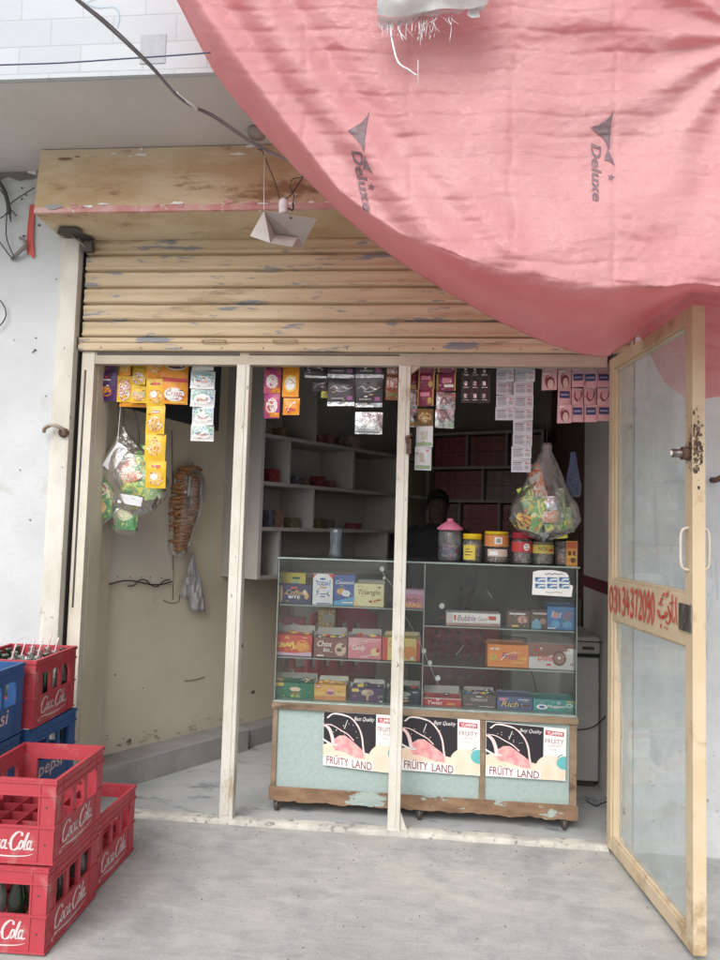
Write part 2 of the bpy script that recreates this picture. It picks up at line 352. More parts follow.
# old paint scribbles on the fascia
g = M(); f = lambda u, v: onY(u, v, -.7235)
for pts in ([(83, 2), (97, 7), (112, 6), (118, 10)], [(118, 10), (119, 18), (117, 26)], [(85, 3), (90, 0), (100, -4)]): g.flat(stroke2d(pts, .7), f, flat((.30, .50, .68)))
tag(g.build('chalk_scribble'), 'thin blue scribble on the white block fascia at top left', 'scribble')
# dark patch of crumbling render under the slab, left end
g = M(); f = lambda u, v: onZ(u, v, ZS-.004)
# lintel beam
XB0, XB1 = -1.742, 1.2
g = M()
prof = [(-.262, 2.622), (-.236, ZS-.004), (.115, ZS-.004), (.115, 2.597), (.055, 2.597)]
g.prism(prof, 0, XB0, XB1, m_beam)
pk = []
n = 160
vs = []; fs = []
for i in range(n+1):
    x = XB0+(XB1-XB0)*i/n; h = .028+.012*noise.noise((x*9, 0, 3))+.008*noise.noise((x*40, 2, 3))
    y = -.264; vs += [(x, y-.001, 2.620), (x, y+.001+h*.0857, 2.620+h)]
    if i: fs.append((2*i-2, 2*i, 2*i+1, 2*i-1))
g.add(vs, fs, m_pink)
vs = []; fs = []
for i in range(n+1):
    x = XB0+(XB1-XB0)*i/n; h = .014+.009*noise.noise((x*11, 5, 3))
    vs += [(x, -.265, 2.6205), (x, -.265+h, 2.6185)]
    if i: fs.append((2*i-2, 2*i-1, 2*i+1, 2*i))
g.add(vs, fs, m_pink)
# flaked bits along the top and the pink line
for i in range(46):
    top = random.random() < .4
    x = random.uniform(-1.65, 0.2); z = (ZS-.03+random.uniform(-.02, .02)) if top else 2.648+random.uniform(-.006, .008)
    y = -.2655+(z-2.622)*.087
    g.flat(ell2d(0, 0, random.uniform(.006, .03), random.uniform(.003, .008), 9, .5), (lambda x, y, z: (lambda u, v: Vector((x+u, y-.001+v*.087, z+v))))(x, y, z), random.choice([m_bonw, m_pink, m_pink]) if not top else random.choice([m_pink, flat((.30, .14, .10), .8), m_bonw]))
a = onY(52, 208, -.265)
g.flat(ell2d(a.x, a.z+.005, .035, .014, 12, .35), lambda u, v: Vector((u, -.2675+(v-2.622)*.087, v)), flat((.36, .37, .38), .8))
for (x, y, r) in ((72, 160, .04), (50, 196, .03), (120, 186, .03)):
    pass
tag(g.build('lintel_beam'), 'peeling tan painted lintel beam with a pink line over the shutter', 'beam')
# soot patch at the soffit end
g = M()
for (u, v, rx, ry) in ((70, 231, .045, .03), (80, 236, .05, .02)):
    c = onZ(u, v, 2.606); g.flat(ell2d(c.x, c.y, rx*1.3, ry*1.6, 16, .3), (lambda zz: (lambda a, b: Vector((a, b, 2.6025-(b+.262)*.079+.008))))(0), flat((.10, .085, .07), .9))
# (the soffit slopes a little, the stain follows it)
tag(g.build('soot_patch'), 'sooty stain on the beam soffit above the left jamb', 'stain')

# interior walls: the room is skewed to the street
u_ = Vector((math.cos(R_(57)), math.sin(R_(57)), 0)); n_ = Vector((u_.y, -u_.x, 0)); W0 = Vector((-1.205, 1.015, 0))
Zc = 2.62
def wallbox(g, p, q, th, z0, z1, m, side):
    p = Vector(p); q = Vector(q); d = (q-p).normalized(); nn = Vector((-d.y, d.x, 0))*side*th
    vs = [Vector((a.x, a.y, z)) for z in (z0, z1) for a in (p, q, q+nn, p+nn)]
    g.add(vs, [(0, 1, 5, 4), (1, 2, 6, 5), (2, 3, 7, 6), (3, 0, 4, 7), (3, 2, 1, 0), (4, 5, 6, 7)], m)
Pc = W0+u_*2.12                      # back left corner
bd = Vector((math.cos(R_(-22)), math.sin(R_(-22)), 0))
sB = (1.06-Pc.x)/bd.x; Pr = Pc+bd*sB
g = M(); wallbox(g, W0-u_*1.22, W0+u_*2.16, .15, 0, Zc, m_inwall, 1); struct(g, 'inner_wall_left', 'cream inner wall running back on the left of the shop', 'wall')
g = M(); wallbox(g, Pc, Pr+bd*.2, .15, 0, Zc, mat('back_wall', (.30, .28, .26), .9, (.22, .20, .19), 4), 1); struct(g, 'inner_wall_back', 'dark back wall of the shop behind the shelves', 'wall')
m_rw = mat('right_wall_paint', (.74, .71, .71), .75, (.64, .61, .61), 5, .8, .15, 50, dirt=(.10, .08, .07), dscale=30, dthr=.72, dsoft=.02)
g = M(); g.box((.9, .161, 0), (1.1, 1.2, Zc), m_rw); g.box((.897, .161, .995), (.8995, 1.2, 1.06), flat((.24, .05, .055), .7)); struct(g, 'inner_wall_right', 'pale inner wall on the right with a red band', 'wall')
g = M(); g.box((.9, 1.201, 0), (1.1, 2.4, Zc), mat('brown_board', (.16, .09, .075), .7, (.11, .06, .05), 8)); struct(g, 'inner_wall_corner', 'dark brown rear end of the right inner wall', 'wall')  # rear stretch of the right wall, coloured dark brown
g = M(); g.box((-2.6, .121, Zc), (1.3, 3.7, Zc+.1), m_inwall); struct(g, 'ceiling', 'plain ceiling of the shop', 'ceiling')
# cement bench along the left wall
g = M()
A = Vector((-1.53, .20, 0)); 
bf0 = onZ(128, 787); bf1 = onZ(217, 760); bf2 = onZ(246, 751)
dd = (bf2-bf0).normalized(); bf0 = bf0-dd*.18
nn = Vector((-dd.y, dd.x, 0))
pts = [bf0, bf2+dd*.02, bf2+dd*.02+nn*.42, bf0+nn*.42]
vs = [Vector((p.x, p.y, z)) for z in (0, .122) for p in pts]
g.add(vs, [(0, 1, 5, 4), (1, 2, 6, 5), (2, 3, 7, 6), (3, 0, 4, 7), (4, 5, 6, 7)], m_cement)
q0 = bf2+dd*.023; pts = [q0+nn*.03, q0+dd*.9+nn*.03, q0+dd*.9+nn*.42, q0+nn*.42]
vs = [Vector((p.x, p.y, z)) for z in (0, .10) for p in pts]
g.add(vs, [(0, 1, 5, 4), (1, 2, 6, 5), (2, 3, 7, 6), (3, 0, 4, 7), (4, 5, 6, 7)], m_cement)
tag(g.build('cement_bench', bevel=.006), 'low grey cement ledge along the foot of the left inner wall', 'ledge')

# ---------------------------------------------------------------- rolling shutter
sh = thing('rolling_shutter', 'half raised tan metal rolling shutter with chipped paint', 'shutter', (-.4, 0, 2.1))
g = M(); z = 2.62; rows = []
prof = []
zb = 2.140; pitch_s = .0780
zz = zb
while zz < 2.66:
    prof += [(.030, zz), (.030, zz+.0045), (-.002, zz+.0075), (-.008, zz+.012), (-.008, zz+.022), (-.0035, zz+.0255), (-.0035, zz+.049), (-.0072, zz+.053), (-.007, zz+.068), (-.001, zz+.0745)]
    zz += pitch_s
vs = []; fs = []; nx = 60
x0, x1 = -1.625, .84
for j, (y, z) in enumerate(prof):
    for i in range(nx+1):
        x = x0+(x1-x0)*i/nx; vs.append((x, y+.003*noise.noise((x*2.5, z*6, 1)), z+.0022*noise.noise((x*3, z*9, 4))))
    if j:
        for i in range(nx): k = (j-1)*(nx+1)+i; fs.append((k, k+1, k+nx+2, k+nx+1))
g.add(vs, fs, m_shut, True)
g.build('slat_curtain', sh)
g = M(); g.prism([(-.012, 2.078), (-.016, 2.084), (-.016, 2.104), (-.008, 2.108), (-.008, 2.116), (-.014, 2.119), (-.014, 2.138), (.012, 2.143), (.012, 2.078)], 0, x0-.012, x1, m_shut)
for i in range(13): g.lathe([(.004, -.0175), (.003, -.019)], (x0+.1+i*.19, 0, 2.091), m_rust, 8, 1)
for (u, ww) in ((285, .10), (118, .0), (575, .0)):
    if ww: 
        c = onY(u, 341, -.018); g.tube([(c.x-.05, -.016, c.z-.004), (c.x-.045, -.03, c.z+.004), (c.x+.045, -.03, c.z+.004), (c.x+.05, -.016, c.z-.004)], .0045, m_shut)
c = onY(214, 341, -.018); g.tube([(c.x-.05, -.016, c.z-.004), (c.x-.045, -.03, c.z+.004), (c.x+.045, -.03, c.z+.004), (c.x+.05, -.016, c.z-.004)], .0045, m_shut)
g.build('bottom_bar', sh, bevel=.001)
g = M(); g.prism([(x0-.025, 2.088), (x0-.028, 2.135), (x0-.018, 2.143), (x0-.013, 2.135), (x0-.013, 2.088)], 1, -.018, -.010, m_rust); g.build('locking_lug', sh)
g = M(); g.box((x0-.028, .0, .05), (x0-.016, .03, 2.62), m_dark); g.box((x0-.028, .03, .05), (x0+.012, .034, 2.62), m_dark)
g.build('guide_rail', sh)
c = onY(72, 241, -.07); g = M(); g.box((c.x+.05, -.06, 2.53), (c.x+.09, -.03, 2.575), m_dark); g.tube([(c.x+.0, -.09, 2.60), (c.x+.07, -.05, 2.54)], .005, m_steel, 6, 1)
g.build('axle_bracket', sh)

# ---------------------------------------------------------------- shopfront frame
fr = thing('shopfront_frame', 'cream painted metal shopfront frame with three open bays', 'shopfront frame', (-.45, .03, 0))
YF0, YF1 = .0, .042
HZ = 2.019
def X(px, py=600): return onY(px, py, 0).x
xm1a, xm1b = onY(237, 366).x, onY(250, 366).x
xm2a, xm2b = onY(399, 366).x, onY(411, 366).x
xj = onY(94, 366).x
g = M(); g.box((x0+.002, YF0+.002, .0), (xj, YF1, 2.076), m_cream); g.box((xj-.046, YF0+.0005, .9), (xj-.036, YF0+.003, 1.99), m_dark)
g.build('jamb', fr, bevel=.0015)
g = M(); g.box((xj, YF0+.004, HZ), (.745, YF1, 2.076), m_head); g.box((xj+.01, YF0+.001, 2.061), (xm1a+.01, YF0+.006, 2.072), m_dark); g.box((xm1b-.005, YF0+.001, 2.063), (xm2a, YF0+.006, 2.070), m_rust)
g.prism([(xm2b, HZ), (xm2b+.045, HZ), (xm2b, HZ-.035)], 1, YF0+.006, YF1-.01, m_head)
g.build('header', fr, bevel=.0015)
for (a, b) in ((xm1a, xm1b), (xm2a, xm2b)):
    g = M(); g.box((a, YF0, .006), (b, YF1+.006, HZ+.0), m_offw); g.box((a+.006, YF0-.0035, .036), (b-.018, YF0-.0, HZ-.002), m_offw); g.box((b-.006, YF0-.0025, .036), (b-.001, YF0-.0, HZ-.002), m_offw)
    if a == xm2a:
        c = onY(404, 446, 0); g.box((b-.012, -.012, c.z-.035), (b+.010, 0, c.z+.03), m_rust)
        for k in range(7): g.lathe([(.0, -.02), (.006, -.016), (.008, -.01)], (b-.012+random.uniform(0, .02), 0, c.z+random.uniform(-.04, .05)), m_rust, 7, 1)
        c = onY(403, 818, 0); g.prism([(b, .022), (b+.03, .022), (b+.004, .085), (b, .09)], 1, .01, .03, m_offw)
    g.build('mullion', fr, bevel=.0015)
g = M()
# uneven plastered sill
def sill(u, v):
    x = -1.655+(.76+1.655)*u; k = [(-.012, 0), (-.010, .010), (-.004, .019), (.008, .022), (.036, .022), (.046, .018), (.048, 0)][round(v*6)]
    return Vector((x, k[0]+.006*noise.noise((x*7, 1, k[1]*30)), k[1]+(.0035*noise.noise((x*9, 7, k[0]*20)) if k[1] else -.001)))
g.surf(sill, 140, 6, m_sill, False); g.build('sill', fr)
# inner masonry return behind the left jamb
g = M(); g.box((-1.95, .161, 0), (-1.575, .30, Zc-.002), m_inwall); g.box((-1.655, .045, 0), (-1.560, .160, 2.3), m_inwall)
struct(g, 'jamb_return', 'cream plastered return behind the left frame jamb', 'wall return')

# ---------------------------------------------------------------- glass door, standing open towards the street
H0 = Vector((.752, -.002, 0)); H1 = Vector((.829, -.768, 0)); dl = (H1-H0).length; dx = (H1-H0).normalized(); dn = Vector((-dx.y, dx.x, 0))  # dn points to +x
if dn.x < 0: dn = -dn
DR = thing('glass_door', 'tan metal glazed door standing open with a red hand painted phone number', 'door', H0)
def D(a, t, z): return H0+dx*a+dn*t+Vector((0, 0, z))
def dbox(g, a0, a1, t0, t1, z0, z1, m): g.box((a0, t0, z0), (a1, t1, z1), m, fr=lambda v: D(v.x, v.y, v.z))
T = .042; zt = 2.048; zb_ = .022
mid0 = onX(650, 644, .795).z; 
zm1 = 1.165; zm0 = .975
# mid rail heights from the picture at the hinge side
def doorpt(px, py): return onP(px, py, H0, dn)
zm1 = doorpt(650, 587).z; zm0 = doorpt(650, 633).z
g = M(); dbox(g, 0, .045, 0, T, zb_, zt, m_door); dbox(g, .045, .058, .008, T-.008, zb_+.05, zt-.05, m_door); g.build('hinge_stile', DR, bevel=.002)
g = M(); dbox(g, dl-.052, dl, 0, T, zb_, zt, m_door); dbox(g, dl-.060, dl-.052, .008, T-.008, zb_+.05, zt-.05, m_door)
c = doorpt(688, 452)
for k in range(26):   # scorched, rusty area round the bolt
    zz_ = c.z+random.gauss(.0, .035); g.lathe([(.0, 0), (.0, 0)], (0, 0, 0), m_rust, 3, 2, False) if False else None
for k in range(150):
    zq = random.gauss(.015, .045); tq_ = min(.038, max(.004, random.gauss(.014, .008))); r_ = random.uniform(.0008, .0042); g.flat(ell2d(tq_, c.z+zq, r_, r_*1.8, 7, .4), (lambda e: (lambda u, v: D(dl+e, min(max(u, .001), T-.001), v)))(.0006+.00001*k), random.choice([m_rust, flat((.07, .05, .04), .9), flat((.20, .13, .08), .9)]))
    r_ = random.uniform(.0008, .003); a_ = -abs(random.gauss(0, .014))-.004; g.flat(ell2d(a_, c.z+random.gauss(0, .03), r_, r_*1.8, 7, .4), (lambda e: (lambda u, v: D(dl+u, -e, v)))(.0006+.00001*k), m_rust)
g.build('lock_stile', DR, bevel=.002)
for nme, za, zb2 in (('top_rail', zt-.048, zt), ('bottom_rail', zb_, zb_+.05)):
    g = M(); dbox(g, .045, dl-.052, .0015, T-.0015, za, zb2, m_door); dbox(g, .058, dl-.06, .008, T-.008, *((za-.010, za) if nme[0] == 't' else (zb2, zb2+.010)), m_door); g.build(nme, DR, bevel=.0015)
g = M(); dbox(g, .045, dl-.052, .0015, T-.0015, zm0, zm1, m_door); dbox(g, .058, dl-.06, .008, T-.008, zm0-.008, zm0, m_door); dbox(g, .058, dl-.06, .008, T-.008, zm1, zm1+.010, m_door)
mr = g.build('middle_rail', DR, bevel=.0015)
# hand painted number and script
m_paint = mat('red_sign_paint', (.50, .055, .035), .6, (.60, .14, .10), 40, 1)
g = M()
def dp(px, py):
    p = doorpt(px, py); return p-dn*(.0022)
dig = {'0': [[(.5, 1), (.12, .75), (.1, .3), (.45, 0), (.88, .25), (.9, .7), (.5, 1)]], '1': [[(.3, 1), (.45, .5), (.5, 0)]],
 '3': [[(.05, .92), (.5, 1), (.85, .8), (.5, .55), (.3, .52)], [(.35, .53), (.85, .4), (.8, .1), (.4, 0), (.05, .1)]],
 '4': [[(.45, 1), (.05, .42), (.95, .42)], [(.65, .75), (.62, .35), (.6, 0)]], '7': [[(.05, .95), (.5, .96), (.9, .97), (.6, .5), (.45, 0)]],
 '2': [[(.08, .8), (.4, 1), (.85, .8), (.6, .4), (.05, .04), (.5, .06), (.95, .04)]], '9': [[(.85, .75), (.5, 1), (.12, .75), (.4, .5), (.85, .7), (.85, .3), (.5, 0), (.2, .1)]]}
num = '03134372090'
pa = (609.2, 586.0, 612.5-4.2)   # left start top/bottom, right end top/bottom in the picture
xs0, xs1 = 609.5, 655.0
for i, ch in enumerate(num):
    wch = (xs1-xs0)/len(num); cx0 = xs0+i*wch; 
    for st in dig[ch]:
        def fn(u, v, cx0=cx0, wch=wch):
            x = cx0+(.08+.78*u)*wch; k = (x-xs0)/(xs1-xs0)
            top = 586.6+7.0*k; bot = 610.0+13.0*k
            return dp(x, bot+(top-bot)*v)
        g.flat(stroke2d(st, .34, pen=.35), fn, m_paint)
def fpx(sx=678/60., ox=640, oy=555):
    return lambda u, v: dp(ox+u/11.3, oy+v/11.3)
ff = fpx()
S = [([(412, 470), (408, 600), (418, 740), (425, 780), (412, 785)], 9), ([(368, 450), (365, 600), (372, 745), (385, 760), (398, 700)], 9),
     ([(350, 700), (345, 660), (325, 600), (320, 575), (335, 640), (345, 700), (340, 750), (310, 780), (300, 740)], 12),
     ([(300, 680), (240, 700), (215, 660), (205, 620)], 26), ([(300, 640), (290, 690), (240, 712), (212, 680)], 30),
     ([(215, 560), (235, 530), (255, 490), (235, 500)], 12), ([(258, 470), (280, 430), (300, 460), (320, 410)], 12), ([(285, 480), (310, 470), (322, 425)], 9)]
for pts, ww in S: g.flat(stroke2d(pts, ww*1.35, pen=.5), ff, m_paint)
for (u, v) in ((255, 562), (240, 560), (345, 545), (382, 535), (360, 550), (240, 790), (285, 820), (312, 835), (240, 815)): g.flat(ell2d(u, v, 9, 12, 8), ff, m_paint)
g.build('lettering', mr)
# lock plate on the middle rail
g = M(); a = doorpt(680, 602); b = doorpt(694, 630)
aa = (a-H0).dot(dx); ab = min((b-H0).dot(dx), dl-.01)
dbox(g, aa, dl-.004, -.005, -.0008, doorpt(686, 631).z, doorpt(686, 604).z, m_steel); 
cz = doorpt(689, 614).z; ca = (doorpt(688, 614)-H0).dot(dx)
g.flat(ell2d(ca, cz, .012, .028), lambda u, v: D(u, -.0062, v), m_dark)
g.build('lock_plate', DR)
# glass: upper pane whole, lower pane with a broken edge near the hinge
g = M(); dbox(g, .058, dl-.060, .018, .0215, zm1+.010, zt-.058, m_dglass); g.build('upper_glass', DR)
g = M()
zlo = zb_+.06; zhi = zm0-.008
brk = [(.058, zhi), (.058, .83), (.075, .78), (.098, .70), (.118, .60), (.128, .52), (.120, .45), (.124, .40), (.112, .33), (.118, .26), (.098, .20), (.115, .15), (.108, .115), (.14, .09), (.15, zlo)]
out = brk+[(dl-.060, zlo), (dl-.060, zhi)]
n = len(out); vs = [D(a, t, z) for t in (.018, .0215) for a, z in out]
g.add(vs, [tuple(range(n)), tuple(range(2*n-1, n-1, -1))]+[(i, (i+1) % n, n+(i+1) % n, n+i) for i in range(n)], m_dglass)
g.add([D(a, .0175, z) for a, z in brk[1:-1]]+[D(a+.004, .0175, z) for a, z in brk[1:-1]], [(i, i+1, i+len(brk)-1, i+len(brk)-2) for i in range(len(brk)-3)], m_bonw)
g.build('lower_glass', DR)
# handles on both faces, bolt
for sgn, t0 in ((-1, 0), (1, T)):
    hz = doorpt(690, 549).z; ha = dl-.030
    g = M(); o_ = .024*sgn
    g.tube([D(ha, t0, hz+.068), D(ha, t0+o_*.7, hz+.062), D(ha, t0+o_, hz+.045), D(ha, t0+o_*1.05, hz), D(ha, t0+o_, hz-.045), D(ha, t0+o_*.7, hz-.062), D(ha, t0, hz-.068)],   .0046, m_cream, 8)
    g.build('handle', DR)
g = M(); c = doorpt(690, 453)
g.tube([D(dl-.03, .0, c.z), D(dl-.035, -.05, c.z)], .014, m_steel, 12, 1); g.tube([D(dl-.03, -.0, c.z), D(dl-.03, -.02, c.z)], .022, m_rust, 12, 1)
g.tube([D(dl-.035, -.05, c.z), D(dl-.035, -.056, c.z)], .009, m_bonw, 12, 1)
g.build('bolt_knob', DR)

# ---------------------------------------------------------------- display counter
CY0, CY1 = .17, .60
cxl, cxr = -.700, .664
CT = thing('display_counter', 'glass topped display counter on casters with a worn pale teal base', 'display counter', (0, .38, 0))
g = M()
zbt = .492
g.box((cxl, CY0+.012, .10), (cxr, CY1, zbt-.03), m_teal)
for a_, b_ in ((cxl, cxl+.022), (onY(391, 760, CY0).x-.01, onY(391, 760, CY0).x+.01), (onY(479.5, 760, CY0).x, onY(485, 760, CY0).x), (cxr-.030, cxr)):
    g.box((a_, CY0, .108), (b_, CY0+.012, zbt-.034), m_wood)
g.build('cabinet', CT, bevel=.001)
g = M(); g.box((cxl-.006, CY0-.006, zbt-.034), (cxr+.006, CY1+.004, zbt-.004), m_wood); g.box((cxl-.002, CY0-.002, zbt-.004), (cxr+.002, CY1, zbt+.001), m_edge)
g.build('cabinet_top', CT, bevel=.002)
g = M()
def skirt(u, v):
    x = cxl-.006+(cxr-cxl+.012)*u; z = .050+.063*v
    if v == 0: z += .012*noise.noise((x*12, 3, 1))+.006*noise.noise((x*40, 3, 1))
    return Vector((x, CY0-.008-.003*noise.noise((x*14, z*30, 0)), z))
g.surf(skirt, 120, 5, m_woodp, False); g.box((cxl-.006, CY0-.004, .062), (cxr+.006, CY1, .107), m_woodp)
g.build('skirting', CT)
for x in (cxl+.03, -.02, cxr-.05):
    for y in (CY0+.012, CY1-.05):
        g = M(); g.lathe([(.021, -.009), (.025, -.006), (.025, .006), (.021, .009)], (x, y, .0265), m_dark, 20, 0); g.lathe([(.009, -.011), (.009, .011)], (x, y, .0265), m_steel, 12, 0)
        g.box((x-.016, y-.004, .03), (x-.012, y+.016, .063), m_steel); g.box((x+.012, y-.004, .03), (x+.016, y+.016, .063), m_steel)
        g.build('caster', CT)
gz0, gz1 = zbt+.0015, 1.150
g = M(); g.box((cxl+.004, CY0+.004, gz0), (cxr-.004, CY0+.009, gz1-.006), m_cglass); g.build('front_glass', CT)
for x in (cxl+.002, cxr-.007): g = M(); g.box((x, CY0+.0095, gz0), (x+.005, CY1-.01, gz1-.006), m_cglass); g.build('side_glass', CT)
g = M(); g.box((cxl-.006, CY0-.004, gz1-.0055), (cxr+.006, CY1, gz1+.001), m_cglass)
g.box((cxl-.006, CY0-.0055, gz1-.0058), (cxr+.006, CY0-.0042, gz1+.0012), m_edge); g.build('top_glass', CT)
g = M()
for x in (cxl+.002, cxr-.006, -.021): g.box((x, CY0+.0015, gz0), (x+.003, CY0+.0035, gz1-.006), m_edge)
g.box((cxl+.003, CY0+.0015, gz0), (cxr-.003, CY0+.0035, gz0+.004), m_edge)
g.build('glass_edging', CT)
SHY0, SHY1 = CY0+.03, CY1-.06
xd = -.021
zL1 = [onY(279, 602, .24).z, onY(390, 608, .24).z]; zL1 = sum(zL1)/2
zL2 = sum([onY(275, 654, .24).z, onY(405, 661, .24).z])/2
zR1 = onY(500, 627, .24).z; zR2 = onY(530, 668, .24).z
for (a_, b_, z) in ((cxl+.009, xd-.003, zL1), (cxl+.009, xd-.003, zL2), (xd+.004, cxr-.009, zR1), (xd+.004, cxr-.009, zR2)):
    g = M(); g.box((a_, SHY0, z-.006), (b_, SHY1, z-.001), m_cglass); g.box((a_, SHY0-.002, z-.0062), (b_, SHY0-.0002, z-.0008), m_edge); g.build('glass_shelf', CT)
g = M(); g.box((xd-.002, CY0+.0105, gz0), (xd+.003, CY1-.05, gz1-.007), m_cglass); g.build('glass_divider', CT)
# cracks and the tape dots that hold them
f = lambda u, v: onY(u, v, CY0+.0032)
m_tape = mat('clear_tape', (.30, .31, .30), .3)
for pts in ([(381, 566), (384, 575), (390, 583), (398, 593)], [(405, 616), (412, 628), (422, 648), (431, 668), (438, 684), (446, 692)], [(456, 655), (464, 645)], [(487, 590), (492, 598)]):
    g = M(); g.flat(stroke2d(pts, .38), f, m_tape); g.build('crack', CT)
for (u, v, r) in ((382, 569, 2.2), (384, 578, 1.3), (424, 651, 2.3), (430, 663, 2.2), (438, 678, 2.5), (442, 606, 2.6)): g = M(); g.flat(ell2d(u, v, r, r*1.15, 12, .12), f, m_tape); g.build('tape_dot', CT)

# posters on the counter base
m_pblk = mat('poster_black', (.028, .026, .032), .3); m_cream2 = flat((.80, .66, .55)); m_pk = mat('poster_pink', (.72, .25, .28), .35, (.82, .45, .42), 30, 1.2)
m_pks = mat('poster_splash', (.82, .55, .56), .35, (.80, .72, .70), 30, 1.2); m_peach = mat('poster_peach', (.82, .60, .46), .35, (.80, .68, .56), 14, 1.2); m_wine = flat((.30, .07, .09)); m_cy = flat((.10, .50, .52)); m_plr = flat((.62, .05, .09))
pg = 'posters on the counter base'
def poster(quad, label):
    """quad: four picture points (tl, tr, br, bl) on the counter front"""
    P = [onY(q[0], q[1], CY0-.002) for q in quad]; c = sum(P, Vector())/4
    def fk(k):
        def f(u, v):
            a = P[0].lerp(P[1], u); b = P[3].lerp(P[2], u); return a.lerp(b, v)+Vector((0, -k*.0003, 0))
        return f
    g = M(); g.flat(poly2d([(0, 0), (0, 1), (1, 1), (1, 0)]), fk(0), m_bonw)
    g.flat(poly2d([(.005, .01), (.005, .72), (.72, .80), (.72, .01)]), fk(1), m_pblk)
    # peach slice across the bottom
    g.flat(poly2d([(.0, .62), (.0, .85), (.72, .85), (.72, .74), (.60, .70), (.45, .68), (.2, .60), (.08, .58)]), fk(2), m_peach)
    g.flat(poly2d([(.13, .62), (.15, .50), (.22, .43), (.30, .42), (.36, .47), (.45, .56), (.55, .66), (.56, .80), (.45, .80), (.28, .72), (.16, .70)]), fk(3), m_pk)
    g.flat(stroke2d([(.06, .12), (.13, .04), (.25, .04), (.38, .10), (.48, .25), (.53, .42), (.55, .62), (.57, .74)], .022, n=6), fk(4), m_pks)
    g.flat(stroke2d([(.05, .12), (.12, .05), (.24, .05), (.34, .08)], .012, n=6), fk(5), m_bonw)
    g.flat(stroke2d([(.01, .24), (.12, .25), (.24, .33), (.34, .40), (.42, .50)], .016, n=6), fk(4), m_pks)
    g.flat(stroke2d([(.01, .24), (.08, .32), (.12, .45), (.14, .60)], .045, n=6), fk(4), m_pks)
    g.flat(stroke2d([(.0, .52), (.05, .56), (.12, .60), (.2, .60)], .03, n=6), fk(4), m_bonw)
    g.flat(stroke2d([(.33, .14), (.31, .22), (.29, .30)], .008), fk(4), m_bonw)
    for i in range(16): g.flat(ell2d(random.uniform(.1, .5), random.uniform(.14, .5), .005, .009, 6), fk(6), m_bonw)
    g.text('Best Quality', fk(5), .42, .16, .70, .07, m_bonw, .4)
    # right strip
    g.flat(poly2d([(.72, .0), (.72, .62), (1, .62), (1, .0)]), fk(2), m_bonw)
    g.flat(poly2d([(.74, .06), (.74, .15), (.97, .16), (.97, .07)]), fk(3), m_plr); g.text('YUMMM', fk(4), .76, .145, .95, .08, m_bonw, 0, .02)
    g.text('FRUITY', fk(3), .74, .30, .97, .22, m_wine); g.text('LAND', fk(3), .78, .37, .94, .31, flat((.60, .42, .36)))
    g.flat(ell2d(.84, .42, .05, .02), fk(3), flat((.75, .70, .66)))
    v1, f1 = ell2d(.82, .80, .20, .27, 26); v1 = [(min(max(a, .62), .998), min(max(b, .4), .998)) for a, b in v1]; g.flat((v1, f1), fk(3), m_peach)
    v1, f1 = ell2d(.985, .66, .10, .13, 20); v1 = [(min(a, .999), b) for a, b in v1]; g.flat((v1, f1), fk(4), m_cy)
    g.flat(stroke2d([(.90, .56), (.93, .52), (.96, .50)], .012), fk(5), flat((.1, .12, .05)))
    # title strip
    g.flat(poly2d([(.02, .80), (.02, .985), (.69, 1.0), (.69, .84)]), fk(5), m_bonw)
    def ft(u, v): return fk(6)(u, v+.0597*(u-.02)*.9)
    g.text('FRUITY', ft, .05, .955, .35, .815, m_wine, 0, .012); g.text('LAND', ft, .40, .955, .67, .815, m_wine, 0, .012)
    for k in (.170, .195): g.flat(ell2d(k, .795, .008, .012, 6), ft, m_wine)
    return tag(g.build('poster', loc=c), label, 'poster', pg)
poster([(323.5, 711), (397, 715), (396, 774), (323, 765)], 'fruit drink poster on the counter, partly behind the second mullion')
poster([(400.5, 714), (480, 720), (480, 776), (400, 770)], 'fruit drink poster in the centre of the counter base, right of the mullion')
poster([(486, 721), (566.5, 729), (565.5, 781), (485.5, 776)], 'fruit drink poster at the right end of the counter base')
# white voucher sheet on the case glass
g = M(); f = lambda u, v: onY(u, v, CY0+.001)
tp = [(533, 572), (538, 570.5), (552, 570), (566, 572.5), (569, 576), (567, 579), (570, 582), (569, 584), (573, 586), (571.5, 597), (555, 596), (532, 594.5)]
g.flat(poly2d(tp[::-1]), f, m_bonw)
f2 = lambda u, v: onY(u, v, CY0-.0005); f3 = lambda u, v: onY(u, v, CY0-.001)
for r_, y in ((0, 577), (1, 583.5)):
    for k in range(3):
        x = 535+k*12; g.flat(poly2d([(x, y), (x, y+4.6), (x+10.3, y+5.2), (x+10.3, y+.6)]), f2, flat((.12, .28, .50)))
        g.flat(stroke2d([(x+3, y+3.5), (x+6, y+2.2), (x+10, y+2.4)], 1.3), f3, m_bonw); g.flat(ell2d(x+1.8, y+1.4, 1.1, .9, 7), f3, flat((.03, .07, .2)))
g.flat(stroke2d([(545, 573.6), (547, 574.6), (549, 573.4), (552, 574.6), (555, 573.5), (558, 574.6), (561, 573.8), (563, 574.5)], .6), f2, m_blk); g.flat(stroke2d([(546, 592), (550, 592.6), (556, 592.2), (562, 592.8)], .4), f2, m_blk); 
tag(g.build('rate_sheet', loc=onY(552, 584, CY0)), 'torn white sheet with six small blue cards stuck on the case glass', 'notice')

